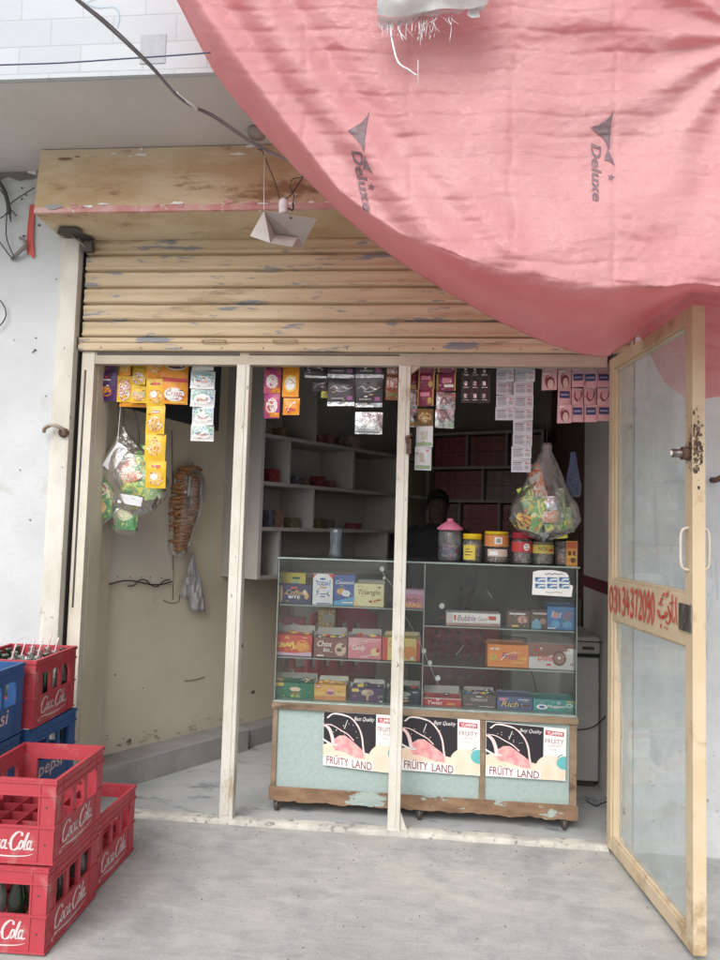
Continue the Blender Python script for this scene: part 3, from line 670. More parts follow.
# ---------------------------------------------------------------- product boxes in the case
pgc = 'sweet and biscuit boxes in the display case'
def pbox(q, Y, depth, base, label, art=(), flap=None, name='snack_box', top=None, lean=0., group=pgc, zb=None):
    """q=(x0,y0,x1,y1) in the picture; stands on z=zb at distance Y"""
    x0_, y0_, x1_, y1_ = q
    a = onY(x0_, y1_, Y); b = onY(x1_, y1_, Y); t = onY((x0_+x1_)/2, y0_, Y)
    z0 = zb if zb is not None else a.z; hgt = t.z-z0; wd = b.x-a.x
    c = Vector(((a.x+b.x)/2, Y+depth/2, z0)); rz = random.uniform(-.075, .075)
    rot = Matrix.Rotation(rz, 3, 'Z')
    def W(v): return c+rot @ Vector((v[0], v[1]-0, v[2]))
    g = M(); mb = flat(base)
    g.box((-wd/2, -depth/2, 0), (wd/2, depth/2, hgt), mb, fr=lambda v: W(v))
    fk = lambda k: (lambda u, v: W((-wd/2+wd*u, -depth/2-.0004*k, hgt*v)))
    for i, s in enumerate(art): 
        k = i+1
        if s[0] == 'r': g.flat(poly2d([(s[1], s[2]), (s[3], s[2]), (s[3], s[4]), (s[1], s[4])]), fk(k), s[5])
        elif s[0] == 'e': g.flat(ell2d(s[1], s[2], s[3], s[4], 16), fk(k), s[5])
        elif s[0] == 't': g.text(s[6], fk(k), s[1], s[2], s[3], s[4], s[5], .25, .01)
        elif s[0] == 'T': g.text(s[6], fk(k), s[1], s[2], s[3], s[4], s[5], 0, .02)
        elif s[0] == 's': g.flat(stroke2d(s[1], s[2], pen=.5), fk(k), s[3])
        elif s[0] == 'p': g.flat(poly2d(s[1]), fk(k), s[2])
    for i in range(9):
        u, v = random.uniform(.08, .92), random.uniform(.08, .92); pc = random.choice([w_, yl, rd, br_, bl, gold]); kz = len(art)+2+i*.2
        if random.random() < .6:
            ww = random.uniform(.04, .12); g.flat(poly2d([(u-ww/2, v-.012), (u+ww/2, v-.012), (u+ww/2, v+.012), (u-ww/2, v+.012)]), fk(kz), pc)
        else: g.flat(ell2d(u, v, random.uniform(.008, .03), random.uniform(.012, .04), 7, .3), fk(kz), pc)
    o = tag(g.build(name, loc=c), label, 'box', group)
    if flap:
        if flap > .2 and depth > .08 and hgt > .03:
            # sweets seen at the mouth of the open box
            for i in range(7):
                p_ = Vector((random.uniform(-wd*.4, wd*.4), random.uniform(-depth*.3, depth*.2), hgt+random.uniform(-.001, .008))); s_ = random.uniform(.007, .011)
                g2 = M(); g2.lathe([(.001, -s_*1.6), (s_*.7, -s_), (s_*.8, 0), (s_*.7, s_), (.001, s_*1.6)], W(p_), random.choice([flat(base), gold, m_silver, rd, yl]), 7, 0); tag(g2.build('wrapped_sweet', loc=W(p_)), 'small wrapped sweet heaped in the ' + label.split(',')[0].replace('open ', ''), 'sweet', 'sweets heaped in the open boxes')
        g = M(); hh = flap*hgt if flap < 1 else .03
        mfl = top or m_card
        # back lid standing up, side tabs bent out
        g.add([W((-wd/2+.003, depth/2-.002, hgt)), W((wd/2-.003, depth/2-.002, hgt)), W((wd/2-.008, depth/2+.012, hgt+hh)), W((-wd/2+.008, depth/2+.010, hgt+hh*.9))], [(0, 1, 2, 3)], mfl)
        g.add([W((-wd/2, -depth/2+.01, hgt)), W((-wd/2, depth/2-.01, hgt)), W((-wd/2-.008, depth/2-.03, hgt+hh*.7)), W((-wd/2+.012, -depth/2+.02, hgt+hh*.75))], [(0, 1, 2, 3)], mfl)
        g.add([W((wd/2, -depth/2+.01, hgt)), W((wd/2, depth/2-.01, hgt)), W((wd/2-.015, depth/2-.03, hgt+hh*.6)), W((wd/2-.005, -depth/2+.02, hgt+hh*.8))], [(0, 1, 2, 3)], mfl)
        g.build('lid_flap', o, solid=.001)
    return o
w_ = m_bonw; yl = flat((.85, .58, .05)); rd = flat((.65, .05, .04)); og = flat((.85, .30, .03)); bl = flat((.04, .14, .45)); br_ = flat((.16, .07, .035)); pkk = flat((.75, .25, .38)); gn = flat((.02, .22, .10)); gold = flat((.62, .38, .08)); lil = flat((.70, .45, .65)); tq = flat((.05, .38, .42)); cr = flat((.75, .68, .42)); bisc = printed('biscuit_print', [(.35, .17, .06), (.55, .30, .10), (.70, .50, .25)], 90)
Z1, Z2, ZB = zL1, zL2, zbt+.002
YA = .235
# upper left shelf
pbox((286, 573, 305, 590), .36, .05, (.80, .65, .04), 'small yellow box with a blue oval behind the navy box', [('e', .5, .45, .28, .26, flat((.25, .50, .65))), ('r', .3, .78, .7, .86, gn)], zb=Z1)
pbox((279, 585, 311, 603), YA, .10, (.035, .03, .12), 'dark navy biscuit box with gold lettering, leftmost on the upper shelf', [('e', .06, .5, .05, .46, gold), ('t', .22, .46, .78, .74, gold, 'Coffee'), ('T', .3, .28, .66, .42, w_, 'BITE'), ('e', .86, .45, .07, .2, bisc), ('e', .80, .62, .06, .14, flat((.8, .6, .4))), ('r', .36, .80, .58, .9, rd)], zb=Z1)
pbox((312, 574, 332, 605), YA, .06, (.74, .74, .78), 'tall white box with dark blue lettering and red corners', [('p', [(0, 1), (0, .86), (.2, 1)], rd), ('p', [(1, 1), (.75, 1), (1, .82)], rd), ('T', .16, .62, .9, .76, bl, 'TODAY'), ('e', .48, .84, .16, .035, bl), ('r', .35, .54, .68, .585, bisc), ('s', [(.16, .28), (.26, .36), (.2, .46)], .05, bl), ('s', [(.84, .28), (.74, .36), (.8, .46)], .05, bl), ('r', .38, .33, .64, .36, bl), ('r', .36, .25, .64, .28, bl), ('r', .2, .03, .9, .06, bl)], zb=Z1)
pbox((333, 575, 354, 606), YA, .06, (.05, .10, .36), 'tall blue sweet box with a coconut picture', [('p', [(0, 0), (1, 0), (1, .3), (0, .12)], flat((.10, .38, .65))), ('p', [(0, .95), (.2, 1), (0, 1)], rd), ('t', .08, .70, .94, .82, w_, 'Coconut'), ('e', .35, .46, .22, .11, bisc), ('e', .58, .40, .20, .10, w_), ('e', .58, .40, .13, .06, flat((.55, .68, .72))), ('r', .4, .08, .9, .12, w_)], zb=Z1)
pbox((354, 584, 384, 607), YA, .09, (.72, .66, .36), 'cream box lettered Triangle in dark brown', [('t', .14, .46, .88, .74, br_, 'Triangle'), ('r', .14, .86, .32, .91, gold), ('e', .85, .86, .05, .04, br_), ('p', [(.5, .2), (.85, .38), (.95, .30), (.65, .14)], bisc), ('p', [(.5, .2), (.58, .30), (.62, .16)], br_), ('p', [(0, 0), (.22, 0), (.08, .22), (0, .25)], flat((.8, .5, .2)))], .12, zb=Z1, name='biscuit_box')
pbox((403, 590, 424, 608), YA, .09, (.72, .28, .42), 'pink sweet box alone beside the case divider', [('p', [(0, .82), (1, .72), (1, 1), (0, 1)], lil), ('t', .08, .32, .75, .58, flat((.35, .08, .05)), 'Jelly'), ('r', .1, .06, .9, .28, printed('sweets', [(.8, .1, .1), (.85, .5, .1), (.8, .6, .6)], 160))], zb=Z1)
# middle left shelf
pbox((283, 618, 303, 640), .40, .06, (.45, .03, .04), 'small dark red box behind the curry red box', [('r', .36, .7, .66, .8, w_), ('e', .5, .5, .12, .1, w_)], zb=Z2)
pbox((317, 608, 335, 640), .42, .06, (.26, .16, .05), 'dark gold pack standing behind the open brown box', [('r', .05, .05, .95, .95, printed('gold_foil', [(.12, .05, .03), (.45, .28, .08), (.55, .42, .2), (.6, .55, .4)], 110)), ('p', [(.3, .6), (.6, .72), (.95, .6), (.9, .85), (.3, .85)], flat((.45, .42, .38)))], zb=Z2)
pbox((276, 635, 312, 653), YA, .10, (.66, .06, .03), 'open red box with a yellow script and an orange swirl', [('p', [(0, 0), (1, 0), (1, .20), (.5, .12), (0, .16)], lil), ('s', [(.12, .36), (.18, .6), (.24, .4), (.32, .62), (.38, .42), (.46, .66), (.50, .36), (.40, .26)], .07, yl), ('s', [(.26, .82), (.3, .9), (.36, .8)], .05, yl), ('s', [(.56, .30), (.66, .72), (.84, .68), (.90, .34), (.70, .22), (.64, .42), (.78, .5)], .08, og), ('e', .74, .45, .14, .2, og), ('s', [(.66, .5), (.76, .58), (.84, .44)], .04, yl)], .35, zb=Z2)
pbox((313, 638, 346, 655), YA, .10, (.26, .10, .09), 'open brown chocolate box with pale script lettering', [('t', .1, .55, .55, .85, w_, 'Chox'), ('t', .28, .28, .48, .48, w_, 'Bits'), ('e', .80, .42, .17, .34, flat((.66, .5, .36))), ('e', .76, .4, .08, .1, br_), ('e', .88, .6, .05, .08, br_), ('r', .1, .05, .3, .12, w_)], .40, zb=Z2)
pbox((348, 638, 381, 656), YA, .10, (.72, .20, .26), 'open pink sweet box with white script, beside the orange box', [('p', [(0, .55), (1, .9), (1, 1), (0, 1)], flat((.78, .36, .40))), ('t', .12, .34, .52, .66, w_, 'Candy'), ('e', .82, .34, .14, .2, flat((.80, .60, .30))), ('e', .9, .42, .06, .1, rd), ('p', [(.3, .06), (.6, .06), (.75, .26)], flat((.80, .45, .5)))], .30, zb=Z2)
pbox((382, 638, 420, 659), YA, .10, (.78, .62, .16), 'orange and yellow box behind the middle of the second mullion', [('r', 0, 0, .14, 1, rd), ('r', .9, 0, 1, 1, rd), ('e', .72, .35, .18, .28, og), ('p', [(.56, .15), (.9, .1), (.86, .6), (.72, .66)], og), ('r', .74, .06, .84, .18, w_), ('t', .18, .6, .4, .85, rd, 'Om')], .15, zb=Z2, top=flat((.62, .50, .3)))
# bottom left
pbox((275, 683, 314, 701), YA, .11, (.015, .20, .10), 'open green box with a yellow corner tag, leftmost at the bottom', [('r', .02, .76, .22, .98, yl), ('p', [(.36, .62), (.44, .72), (.58, .74), (.68, .62), (.62, .46), (.44, .46)], flat((.78, .64, .38))), ('r', .40, .06, .66, .24, printed('green_gold', [(.05, .25, .08), (.3, .45, .1), (.6, .5, .15)], 150)), ('e', .52, .32, .08, .1, flat((.35, .16, .05)))], .38, zb=ZB)
pbox((314, 685, 346, 703), YA, .10, (.80, .42, .05), 'open yellow and orange box with a purple star shape', [('p', [(0, 0), (1, 0), (1, .3), (0, .2)], flat((.75, .26, .04))), ('r', .02, .3, .98, .5, flat((.82, .56, .1))), ('p', [(.22, .24), (.42, .5), (.5, .76), (.6, .5), (.74, .36), (.6, .42), (.5, .32), (.4, .42)], flat((.35, .10, .30))), ('e', .52, .66, .1, .1, flat((.8, .4, .4))), ('e', .14, .86, .1, .12, rd), ('r', .08, .82, .2, .9, w_)], .32, zb=ZB, top=flat((.60, .60, .50)))
pbox((350, 688, 384, 706), YA, .10, (.07, .025, .12), 'open dark purple box with a caramel tree shape', [('r', .04, .70, .24, .92, yl), ('e', .50, .66, .19, .24, flat((.55, .38, .28))), ('e', .42, .72, .07, .1, flat((.7, .55, .4))), ('e', .58, .62, .07, .1, flat((.4, .25, .2))), ('p', [(.47, .1), (.53, .1), (.54, .5), (.47, .5)], flat((.55, .38, .2))), ('r', .9, 0, 1, 1, flat((.03, .05, .07))), ('r', .86, .03, .94, .12, w_)], .30, zb=ZB, top=flat((.58, .56, .50)))
pbox((387, 690, 420, 708), YA, .10, (.022, .035, .06), 'near black open box just right of the second mullion', [('e', .5, .70, .22, .16, flat((.6, .6, .58))), ('T', .34, .62, .66, .78, m_blk, 'OREN'), ('r', .78, .84, .92, .9, w_), ('p', [(.4, .2), (.55, .1), (.7, .26), (.55, .32)], gold), ('r', .4, .42, .66, .48, w_)], .36, zb=ZB)
# upper right shelf
pbox((446, 613, 500, 626), YA, .09, (.62, .57, .54), 'long flat white carton with faded purple lettering', [('r', 0, 0, 1, .18, flat((.45, .25, .22))), ('r', .12, .28, .99, .95, w_), ('t', .2, .36, .55, .82, flat((.30, .10, .28)), 'Bubble'), ('t', .58, .40, .76, .72, flat((.4, .2, .3)), 'Gum'), ('r', .78, .5, .92, .8, rd), ('r', .14, .4, .18, .8, rd)], zb=zR1)
pbox((507, 611, 530, 628), YA, .09, (.13, .07, .055), 'dark brown chocolate box left of the blue ones', [('r', .1, .78, .8, .88, w_), ('e', .66, .5, .24, .24, printed('choc_bits', [(.35, .12, .1), (.7, .4, .35), (.2, .08, .05)], 140)), ('r', .2, .06, .5, .16, yl)], zb=zR1)
pbox((530.5, 610, 547, 628), YA, .09, (.12, .07, .05), 'brown box with pale blue drops, between brown and blue boxes', [('p', [(.02, 0), (.06, .38), (.35, .55), (.6, .36), (.62, 0)], flat((.15, .42, .60))), ('e', .72, .4, .2, .16, flat((.4, .25, .2))), ('r', .1, .76, .94, .86, flat((.6, .55, .5)))], zb=zR1)
pbox((547.5, 607, 575, 629), YA, .09, (.06, .23, .55), 'bright blue sweet box at the right end of the upper shelf', [('t', .14, .52, .5, .78, w_, 'Pixi'), ('e', .72, .58, .17, .24, flat((.25, .18, .30))), ('e', .30, .62, .12, .15, flat((.6, .3, .35))), ('e', .3, .24, .16, .16, flat((.12, .42, .72))), ('e', .72, .22, .18, .16, flat((.12, .40, .68))), ('r', .02, .03, .3, .08, w_)], .12, zb=zR1, top=flat((.10, .28, .55)))
# middle right shelf
pbox((487, 645, 528, 667), YA, .09, (.82, .25, .02), 'bright orange sweet box with purple script in the right bay', [('t', .34, .34, .74, .66, flat((.30, .05, .25)), 'Fries'), ('s', [(.32, .30), (.5, .6), (.78, .68)], .04, w_), ('r', .06, .78, .28, .84, w_), ('e', .14, .42, .09, .14, flat((.6, .45, .05))), ('r', .62, .20, .9, .26, yl), ('p', [(.7, .4), (.95, .5), (.95, .3)], flat((.85, .42, .05)))], .10, zb=zR2, top=flat((.75, .35, .2)))
pbox((529, 644, 575, 668), YA, .09, (.66, .63, .62), 'white and brown box with a chocolate ring cake picture', [('p', [(0, .45), (.4, .5), (1, .85), (1, 1), (0, 1)], flat((.30, .13, .10))), ('e', .66, .44, .15, .30, flat((.17, .06, .04))), ('e', .66, .44, .11, .22, flat((.36, .17, .11))), ('e', .66, .46, .03, .06, w_), ('T', .2, .32, .56, .58, rd, 'Donut'), ('r', .84, .62, .95, .84, w_), ('e', .2, .74, .05, .05, rd), ('r', .90, .18, .95, .28, flat((.3, .25, .22))), ('r', .38, .14, .48, .22, rd)], .18, zb=zR2, top=flat((.38, .34, .33)))
# bottom right
pbox((422, 698, 461, 712), YA, .10, (.60, .035, .05), 'open red box with its grey lid raised, right bay bottom', [('t', .14, .14, .52, .60, w_, 'Twist'), ('r', .36, .68, .44, .84, w_), ('p', [(.62, .14), (.86, .14), (.84, .42), (.66, .42)], og), ('r', 0, .86, 1, 1, flat((.58, .50, .48)))], .99, zb=ZB)
pbox((463, 695, 496, 714), YA, .10, (.13, .10, .085), 'open brown box of foil sweets lettered Choco', [('T', .24, .50, .74, .72, flat((.62, .58, .54)), 'CHOCO'), ('r', .4, .84, .58, .9, w_), ('r', .08, .18, .3, .26, flat((.4, .2, .3))), ('r', .5, .1, .94, .14, w_)], .25, zb=ZB)
pbox((497, 697, 532, 716), YA, .10, (.10, .13, .30), 'blue box lettered Rich in yellow', [('p', [(.12, .22), (.12, .62), (.66, .52), (.66, .18)], flat((.03, .06, .2))), ('t', .12, .22, .62, .62, yl, 'Rich'), ('e', .16, .78, .12, .12, pkk), ('p', [(.64, .2), (.95, .3), (.97, .46), (.7, .42)], br_), ('r', .6, .78, .9, .83, w_)], .12, zb=ZB, top=flat((.2, .22, .32)))
pbox((533, 700, 577, 718), YA, .10, (.05, .32, .32), 'teal box with white script and pale rings, bottom right corner', [('t', .32, .26, .74, .58, w_, 'Nuggets'), ('e', .2, .36, .13, .22, w_), ('e', .2, .36, .07, .1, bl), ('e', .82, .56, .08, .2, flat((.5, .65, .6))), ('e', .82, .56, .04, .09, tq), ('e', .58, .76, .05, .12, flat((.5, .65, .6))), ('e', .58, .76, .025, .06, tq), ('r', .75, .82, 1, 1, flat((.4, .45, .15)))], .08, zb=ZB, top=flat((.10, .38, .35)))
# foil sweets peeking out of the choco box
for (u, v, cc, ll) in ((468, 693, (.10, .2, .55), 'blue and white foil sweet in the open brown box'), (474, 694, (.75, .75, .8), 'white foil sweet in the open brown box'), (486, 693, (.60, .60, .05), 'lime yellow foil sweet in the open brown box')):
    c = onY(u, v+1, YA+.03); g = M(); mm_ = flat(cc, .25)
    g.lathe([(.002, -.022), (.009, -.014), (.012, 0), (.009, .014), (.002, .022)], c, mm_, 10, 0); tag(g.build('wrapped_sweet', loc=c), ll, 'sweet', 'foil sweets')

# ---------------------------------------------------------------- red plastic chairs behind the counter
def chair(cx, cy, rz, label, dotted):
    o = thing('plastic_chair', label, 'chair', (cx, cy, 0), 'red plastic chairs behind the counter')
    mr_ = mat('chair_red', (.26, .025, .03), .4, (.20, .02, .025), 8)
    ro = Matrix.Rotation(rz, 3, 'Z'); W = lambda x, y, z: Vector((cx, cy, 0))+ro @ Vector((x, y, z))
    g = M()
    def seat(u, v): x = -.21+.42*u; y = -.2+.4*v; return W(x, y, .42-.02*(1-(2*u-1)**2)*(1-(2*v-1)**2))
    g.surf(seat, 10, 10, mr_); g.build('seat', o, solid=.012)
    g = M()
    def back(u, v):
        t = 2*u-1; wd = .21-.02*v**3; z = .43+.42*v; top = 0
        if v > .9: z -= .05*t*t*(v-.9)*10
        return W(wd*t, .19+.06*v-.05*(1-t*t)*.6, z)
    NU, NV = 20, 22
    vs = [back(i/NU, j/NV) for j in range(NV+1) for i in range(NU+1)]; fs = []
    for j in range(NV):
        for i in range(NU):
            hole = dotted and 2 < j < NV-4 and 1 < i < NU-2 and j % 3 == 1 and i % 3 == 1
            if not dotted and 1 < i < NU-2 and i % 4 == 1 and 2 < j < NV-5: hole = True
            if not hole: fs.append((j*(NU+1)+i, j*(NU+1)+i+1, (j+1)*(NU+1)+i+1, (j+1)*(NU+1)+i))
    g.add(vs, fs, mr_, True); g.build('backrest', o, solid=.008)
    for sx in (-1, 1):
        for sy in (-1, 1):
            g = M(); g.tube([W(.19*sx, .18*sy, .42), W(.215*sx, .21*sy, .0)], .016, mr_, 8, 1); g.build('leg', o)
        g = M(); g.tube([W(.21*sx, -.18, .42), W(.235*sx, -.17, .60), W(.235*sx, -.05, .64), W(.225*sx, .12, .63), W(.20*sx, .21, .62)], .016, mr_, 8); g.build('armrest', o)
    return o
chair(.19, 1.02, R_(176), 'red plastic chair with a perforated back behind the right half of the counter', True)
chair(-.56, 1.20, R_(200), 'red plastic chair seen through the left bay of the counter', False)
# chest freezer at the right behind the counter
g = M(); m_fr = mat('freezer_grey', (.50, .50, .47), .5, (.42, .42, .39), 5, .8, dirt=(.25, .24, .22), dscale=6, dthr=.68)
fz = thing('chest_freezer', 'pale grey chest freezer at the right end behind the counter', 'freezer', (.66, .95, 0))
g.box((.44, .74, .03), (.89, 1.18, .66), m_fr); g.build('body', fz, bevel=.012)
g = M(); g.box((.435, .735, .675), (.893, 1.185, .765), m_fr); g.build('lid', fz, bevel=.015)
g = M(); g.box((.44, .74, .661), (.89, 1.18, .674), m_blk); g.build('seal', fz)
g = M(); g.box((.46, .76, 0), (.87, 1.16, .03), m_dark); g.build('plinth', fz)
g = M(); g.box((.80, .73, .70), (.86, .7345, .715), m_dark); g.build('handle', fz)
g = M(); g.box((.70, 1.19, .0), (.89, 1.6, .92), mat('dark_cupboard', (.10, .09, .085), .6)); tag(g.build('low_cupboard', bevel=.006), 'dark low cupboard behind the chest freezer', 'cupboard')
for pts, r_, ll in (([onY(500, 636, .70), onY(540, 639, .71), onY(575, 641, .71), onY(607, 642.5, .71)], .0035, 'black wire lying across the front edge of the grey freezer'),
        ([onY(577, 730, .73), onY(590, 728, .72), onY(600, 722, .70), onY(612, 708, .60)], .003, 'black wire curving across the freezer front beside the counter'),
        ([onZ(586, 800, .004), onZ(596, 806, .004), onZ(606, 802, .004), onZ(640, 800, .004)], .003, 'black wire on the floor by the right end of the counter'),
        ([onY(530, 640, .725), onY(531, 668, .725), onY(534, 680, .725), onY(538, 700, .725)], .0025, 'black wire hanging down the freezer seen through the counter glass')):
    g = M(); g.tube(pts, r_, m_wire); tag(g.build('loose_wire', loc=pts[0]), ll, 'wire')

# ---------------------------------------------------------------- jars and tubs on the counter
zt_ = gz1+.0012
def jar(px, pyb, rpx, hpx, Y, name, label, lidm, lid='flat', content=None, band=None, lab=None, body=None, z0=None):
    b = onY(px, pyb, Y); r = onY(px+rpx, pyb, Y).x-b.x; h = (onY(px, pyb-hpx, Y).z-b.z); z0 = zt_ if z0 is None else z0
    c = Vector((b.x, Y, z0)); o = thing(name, label, 'jar', c, 'jars on the counter')
    g = M(); hb = h*(.80 if lid != 'cone' else .72)
    g.lathe([(r*.90, .001), (r, h*.05), (r*.97, h*.3), (r, h*.5), (r*.97, hb*.9), (r*.86, hb)], c, body or m_plast, 28, cap=True); g.build('body', o)
    g = M()
    if lid == 'cone': g.lathe([(r*1.05, hb), (r*1.12, hb+.003), (r*1.10, hb+h*.05), (r*.75, hb+h*.13), (r*.35, hb+h*.20), (r*.26, hb+h*.21), (r*.26, hb+h*.27), (r*.18, hb+h*.28)], c, lidm, 28)
    else: g.lathe([(r*.92, hb), (r*.97, hb+.002), (r*.97, h*.93), (r*.99, h*.95), (r*.93, h)], c, lidm, 28)
    g.build('lid', o)
    if content:
        g = M()
        for k in range(content[1]):
            a = random.uniform(0, 6.28); q = r*.72*math.sqrt(random.random()); z = h*.06+content[2]*h*random.random(); s = content[3]
            p = c+Vector((q*math.cos(a), q*math.sin(a), z)); rx = Matrix.Rotation(random.uniform(0, 3), 3, Vector((random.random(), random.random(), 1)).normalized())
            g.box((-s, -s*.7, -s*.5), (s, s*.7, s*.5), random.choice(content[0]), fr=lambda v: p+rx @ v)
        g.build('contents', o)
    if lab:
        m_l, z0_, z1_, a0, a1, txt, mt_ = lab; g = M()
        cy = lambda u, v: c+Vector((r*1.012*math.sin(a0+(a1-a0)*u), -r*1.012*math.cos(a0+(a1-a0)*u), h*(z0_+(z1_-z0_)*v)))
        g.surf(cy, 16, 3, m_l)
        cy2 = lambda u, v: c+Vector((r*1.03*math.sin(a0+(a1-a0)*u), -r*1.03*math.cos(a0+(a1-a0)*u), h*(z0_+(z1_-z0_)*v)))
        for t in txt:
            if t[0] == 'r':
                g.surf(lambda u, v: cy2(t[1]+(t[3]-t[1])*u, t[2]+(t[4]-t[2])*v), 6, 1, t[5])
            elif t[0] == 'T': g.text(t[6], cy2, t[1], t[2], t[3], t[4], t[5])
            else: g.flat(ell2d(t[1], t[2], t[3], t[4], 12), cy2, t[5])
        g.build('label', o)
    return o
swt = [flat((.10, .25, .5)), flat((.55, .15, .3)), flat((.6, .55, .55)), flat((.5, .35, .6))]
jar(449.5, 560, 11.8, 42, .40, 'sweet_jar', 'clear plastic jar with a pink pointed lid, leftmost on the counter', mat('pink_plastic', (.72, .22, .36), .35), 'cone', (swt, 60, .30, .007))
jar(472, 562, 9.8, 28, .34, 'sweet_jar', 'small jar with yellow lid and square yellow label', mat('yellow_plastic', (.72, .50, .02), .35), 'flat', ([bisc, flat((.45, .35, .15))], 50, .55, .008), lab=(flat((.78, .62, .02)), .08, .60, -1.1, .25, [('r', .2, .3, .7, .36, m_blk), ('r', .2, .5, .8, .56, m_blk), ('r', .25, .68, .6, .74, m_blk)], None))
jar(496.5, 563.5, 12.2, 18, .34, 'candy_tub', 'lower clear tub of pink sweets under the orange labelled tub', m_plast, 'flat', ([flat((.60, .32, .28)), flat((.7, .5, .45))], 60, .55, .007), lab=(flat((.70, .55, .45)), .35, .75, -.9, .9, [('r', .1, .2, .5, .7, w_)], None))
jar(496.5, 549, 12.2, 16, .34, 'candy_tub', 'orange labelled tub with yellow lid stacked on the pink sweets', mat('yellow_plastic', (.7, .5, .02), .3), 'flat', ([flat((.60, .25, .08))], 40, .5, .008), lab=(flat((.70, .25, .05)), .08, .78, -1.5, 1.5, [('r', .42, .2, .62, .8, w_), ('r', .45, .3, .59, .7, flat((.25, .25, .25)))], None), z0=zt_+(onY(496, 549, .34).z-onY(496, 564, .34).z))
jar(522, 563.5, 10.5, 31, .32, 'candy_tub', 'jar with a red lid and red label with a white patch', mat('red_plastic', (.40, .03, .05), .35), 'flat', ([flat((.60, .32, .28)), flat((.7, .55, .5))], 50, .4, .007), lab=(flat((.66, .04, .05)), .38, .70, -1.6, 1.6, [('e', .60, .5, .10, .36, w_), ('e', .57, .62, .02, .08, m_blk), ('r', .56, .3, .66, .4, flat((.5, .1, .1)))], None))
jar(543, 564, 10.5, 23, .30, 'candy_tub', 'squat jar with a yellow band lettered in black', mat('dark_lid', (.20, .17, .12), .4), 'flat', ([flat((.25, .22, .12)), flat((.4, .38, .25))], 50, .4, .007), lab=(flat((.66, .52, .06)), .48, .86, -1.6, 1.6, [('T', .32, .3, .58, .75, m_blk, 'NCH'), ('r', .62, .25, .8, .55, rd)], None))
jar(563, 565, 8.5, 24, .30, 'candy_tub', 'clear jar of reddish sweets behind the orange card', m_plast, 'flat', ([flat((.5, .15, .1)), flat((.55, .3, .2))], 50, .4, .007))
pbox((566, 541, 577.5, 560), .262, .012, (.74, .32, .03), 'orange card pack with brown marks at the counter corner', [('r', .06, .7, .94, .95, flat((.65, .12, .03))), ('e', .3, .5, .16, .1, br_), ('e', .7, .5, .12, .1, br_), ('e', .6, .24, .22, .12, br_), ('r', .1, .32, .9, .38, yl)], zb=zt_, name='card_pack', group='jars on the counter')
# small clear dispenser on the left of the counter top
c = onY(335.5, 556, .40); g = M(); c.z = zt_
wd = .032; hh = onY(335, 528, .40).z-c.z
vs = []; prof = [(1.0, 0), (.9, .12), (.78, .45), (.85, .8), (1.0, 1)]
for k, (s, t) in enumerate(prof): vs += [c+Vector((x*wd*s, y*.02, hh*t)) for x, y in ((-1, -1), (1, -1), (1, 1), (-1, 1))]
fs = [(4*k+i, 4*k+(i+1) % 4, 4*k+4+(i+1) % 4, 4*k+4+i) for k in range(4) for i in range(4)]+[(3, 2, 1, 0), (16, 17, 18, 19)]
g.add(vs, fs, glass('bluish_plastic', (.55, .62, .70), 1.2, .12, .3, 40, .1, .04, (.4, .45, .5)), True); 
tag(g.build('plastic_dispenser', loc=c), 'small waisted clear plastic holder on the left of the counter top', 'holder')

# ---------------------------------------------------------------- wall shelving (left) and rear shelving
m_shelfe = mat('shelf_side', (.50, .485, .45), .7, (.44, .425, .39), 5)
m_shelf = mat('shelf_grey', (.40, .385, .355), .7, (.34, .325, .30), 5, .8, .08, 60)
P0 = W0+n_*.30+u_*.011
SU = thing('wall_shelving', 'grey wall hung shelving running back along the left wall', 'shelving', (P0.x, P0.y, 1.1))
def S_(t, o, z): return P0+u_*t-n_*o+Vector((0, 0, z))
def sbox(g, t0, t1, o0, o1, z0, z1, m): g.box((t0, o0, z0), (t1, o1, z1), m, fr=lambda v: S_(v.x, v.y, v.z))
zs = [onY(264, y, P0.y).z for y in (576, 527, 481, 433)]; LEN = 1.72
g = M(); sbox(g, -.03, -.002, -.004, .299, zs[0]-.02, 2.55, m_shelfe); g.build('end_panel', SU, bevel=.002)
g = M(); sbox(g, 0, LEN, .286, .298, zs[0], 2.55, m_shelf); g.build('back_panel', SU)
for z in zs:
    g = M(); sbox(g, 0, LEN, 0, .285, z-.022, z, m_shelf); g.build('shelf', SU, bevel=.0015)
for k, (za, zb2) in enumerate(((zs[0], zs[1]), (zs[1], zs[2]), (zs[2], zs[3]))):
    pos = {0: (.14, 1.2), 1: (.42, 1.3), 2: (.20, .80, 1.32)}[k]
    for t in pos:
        g = M(); sbox(g, t, t+.018, .004, .284, za+.0005, zb2-.0225, m_shelf); g.build('divider', SU)
g = M(); sbox(g, .42, .438, .004, .284, zs[3]+.0005, 2.55, m_shelf); g.build('divider', SU)
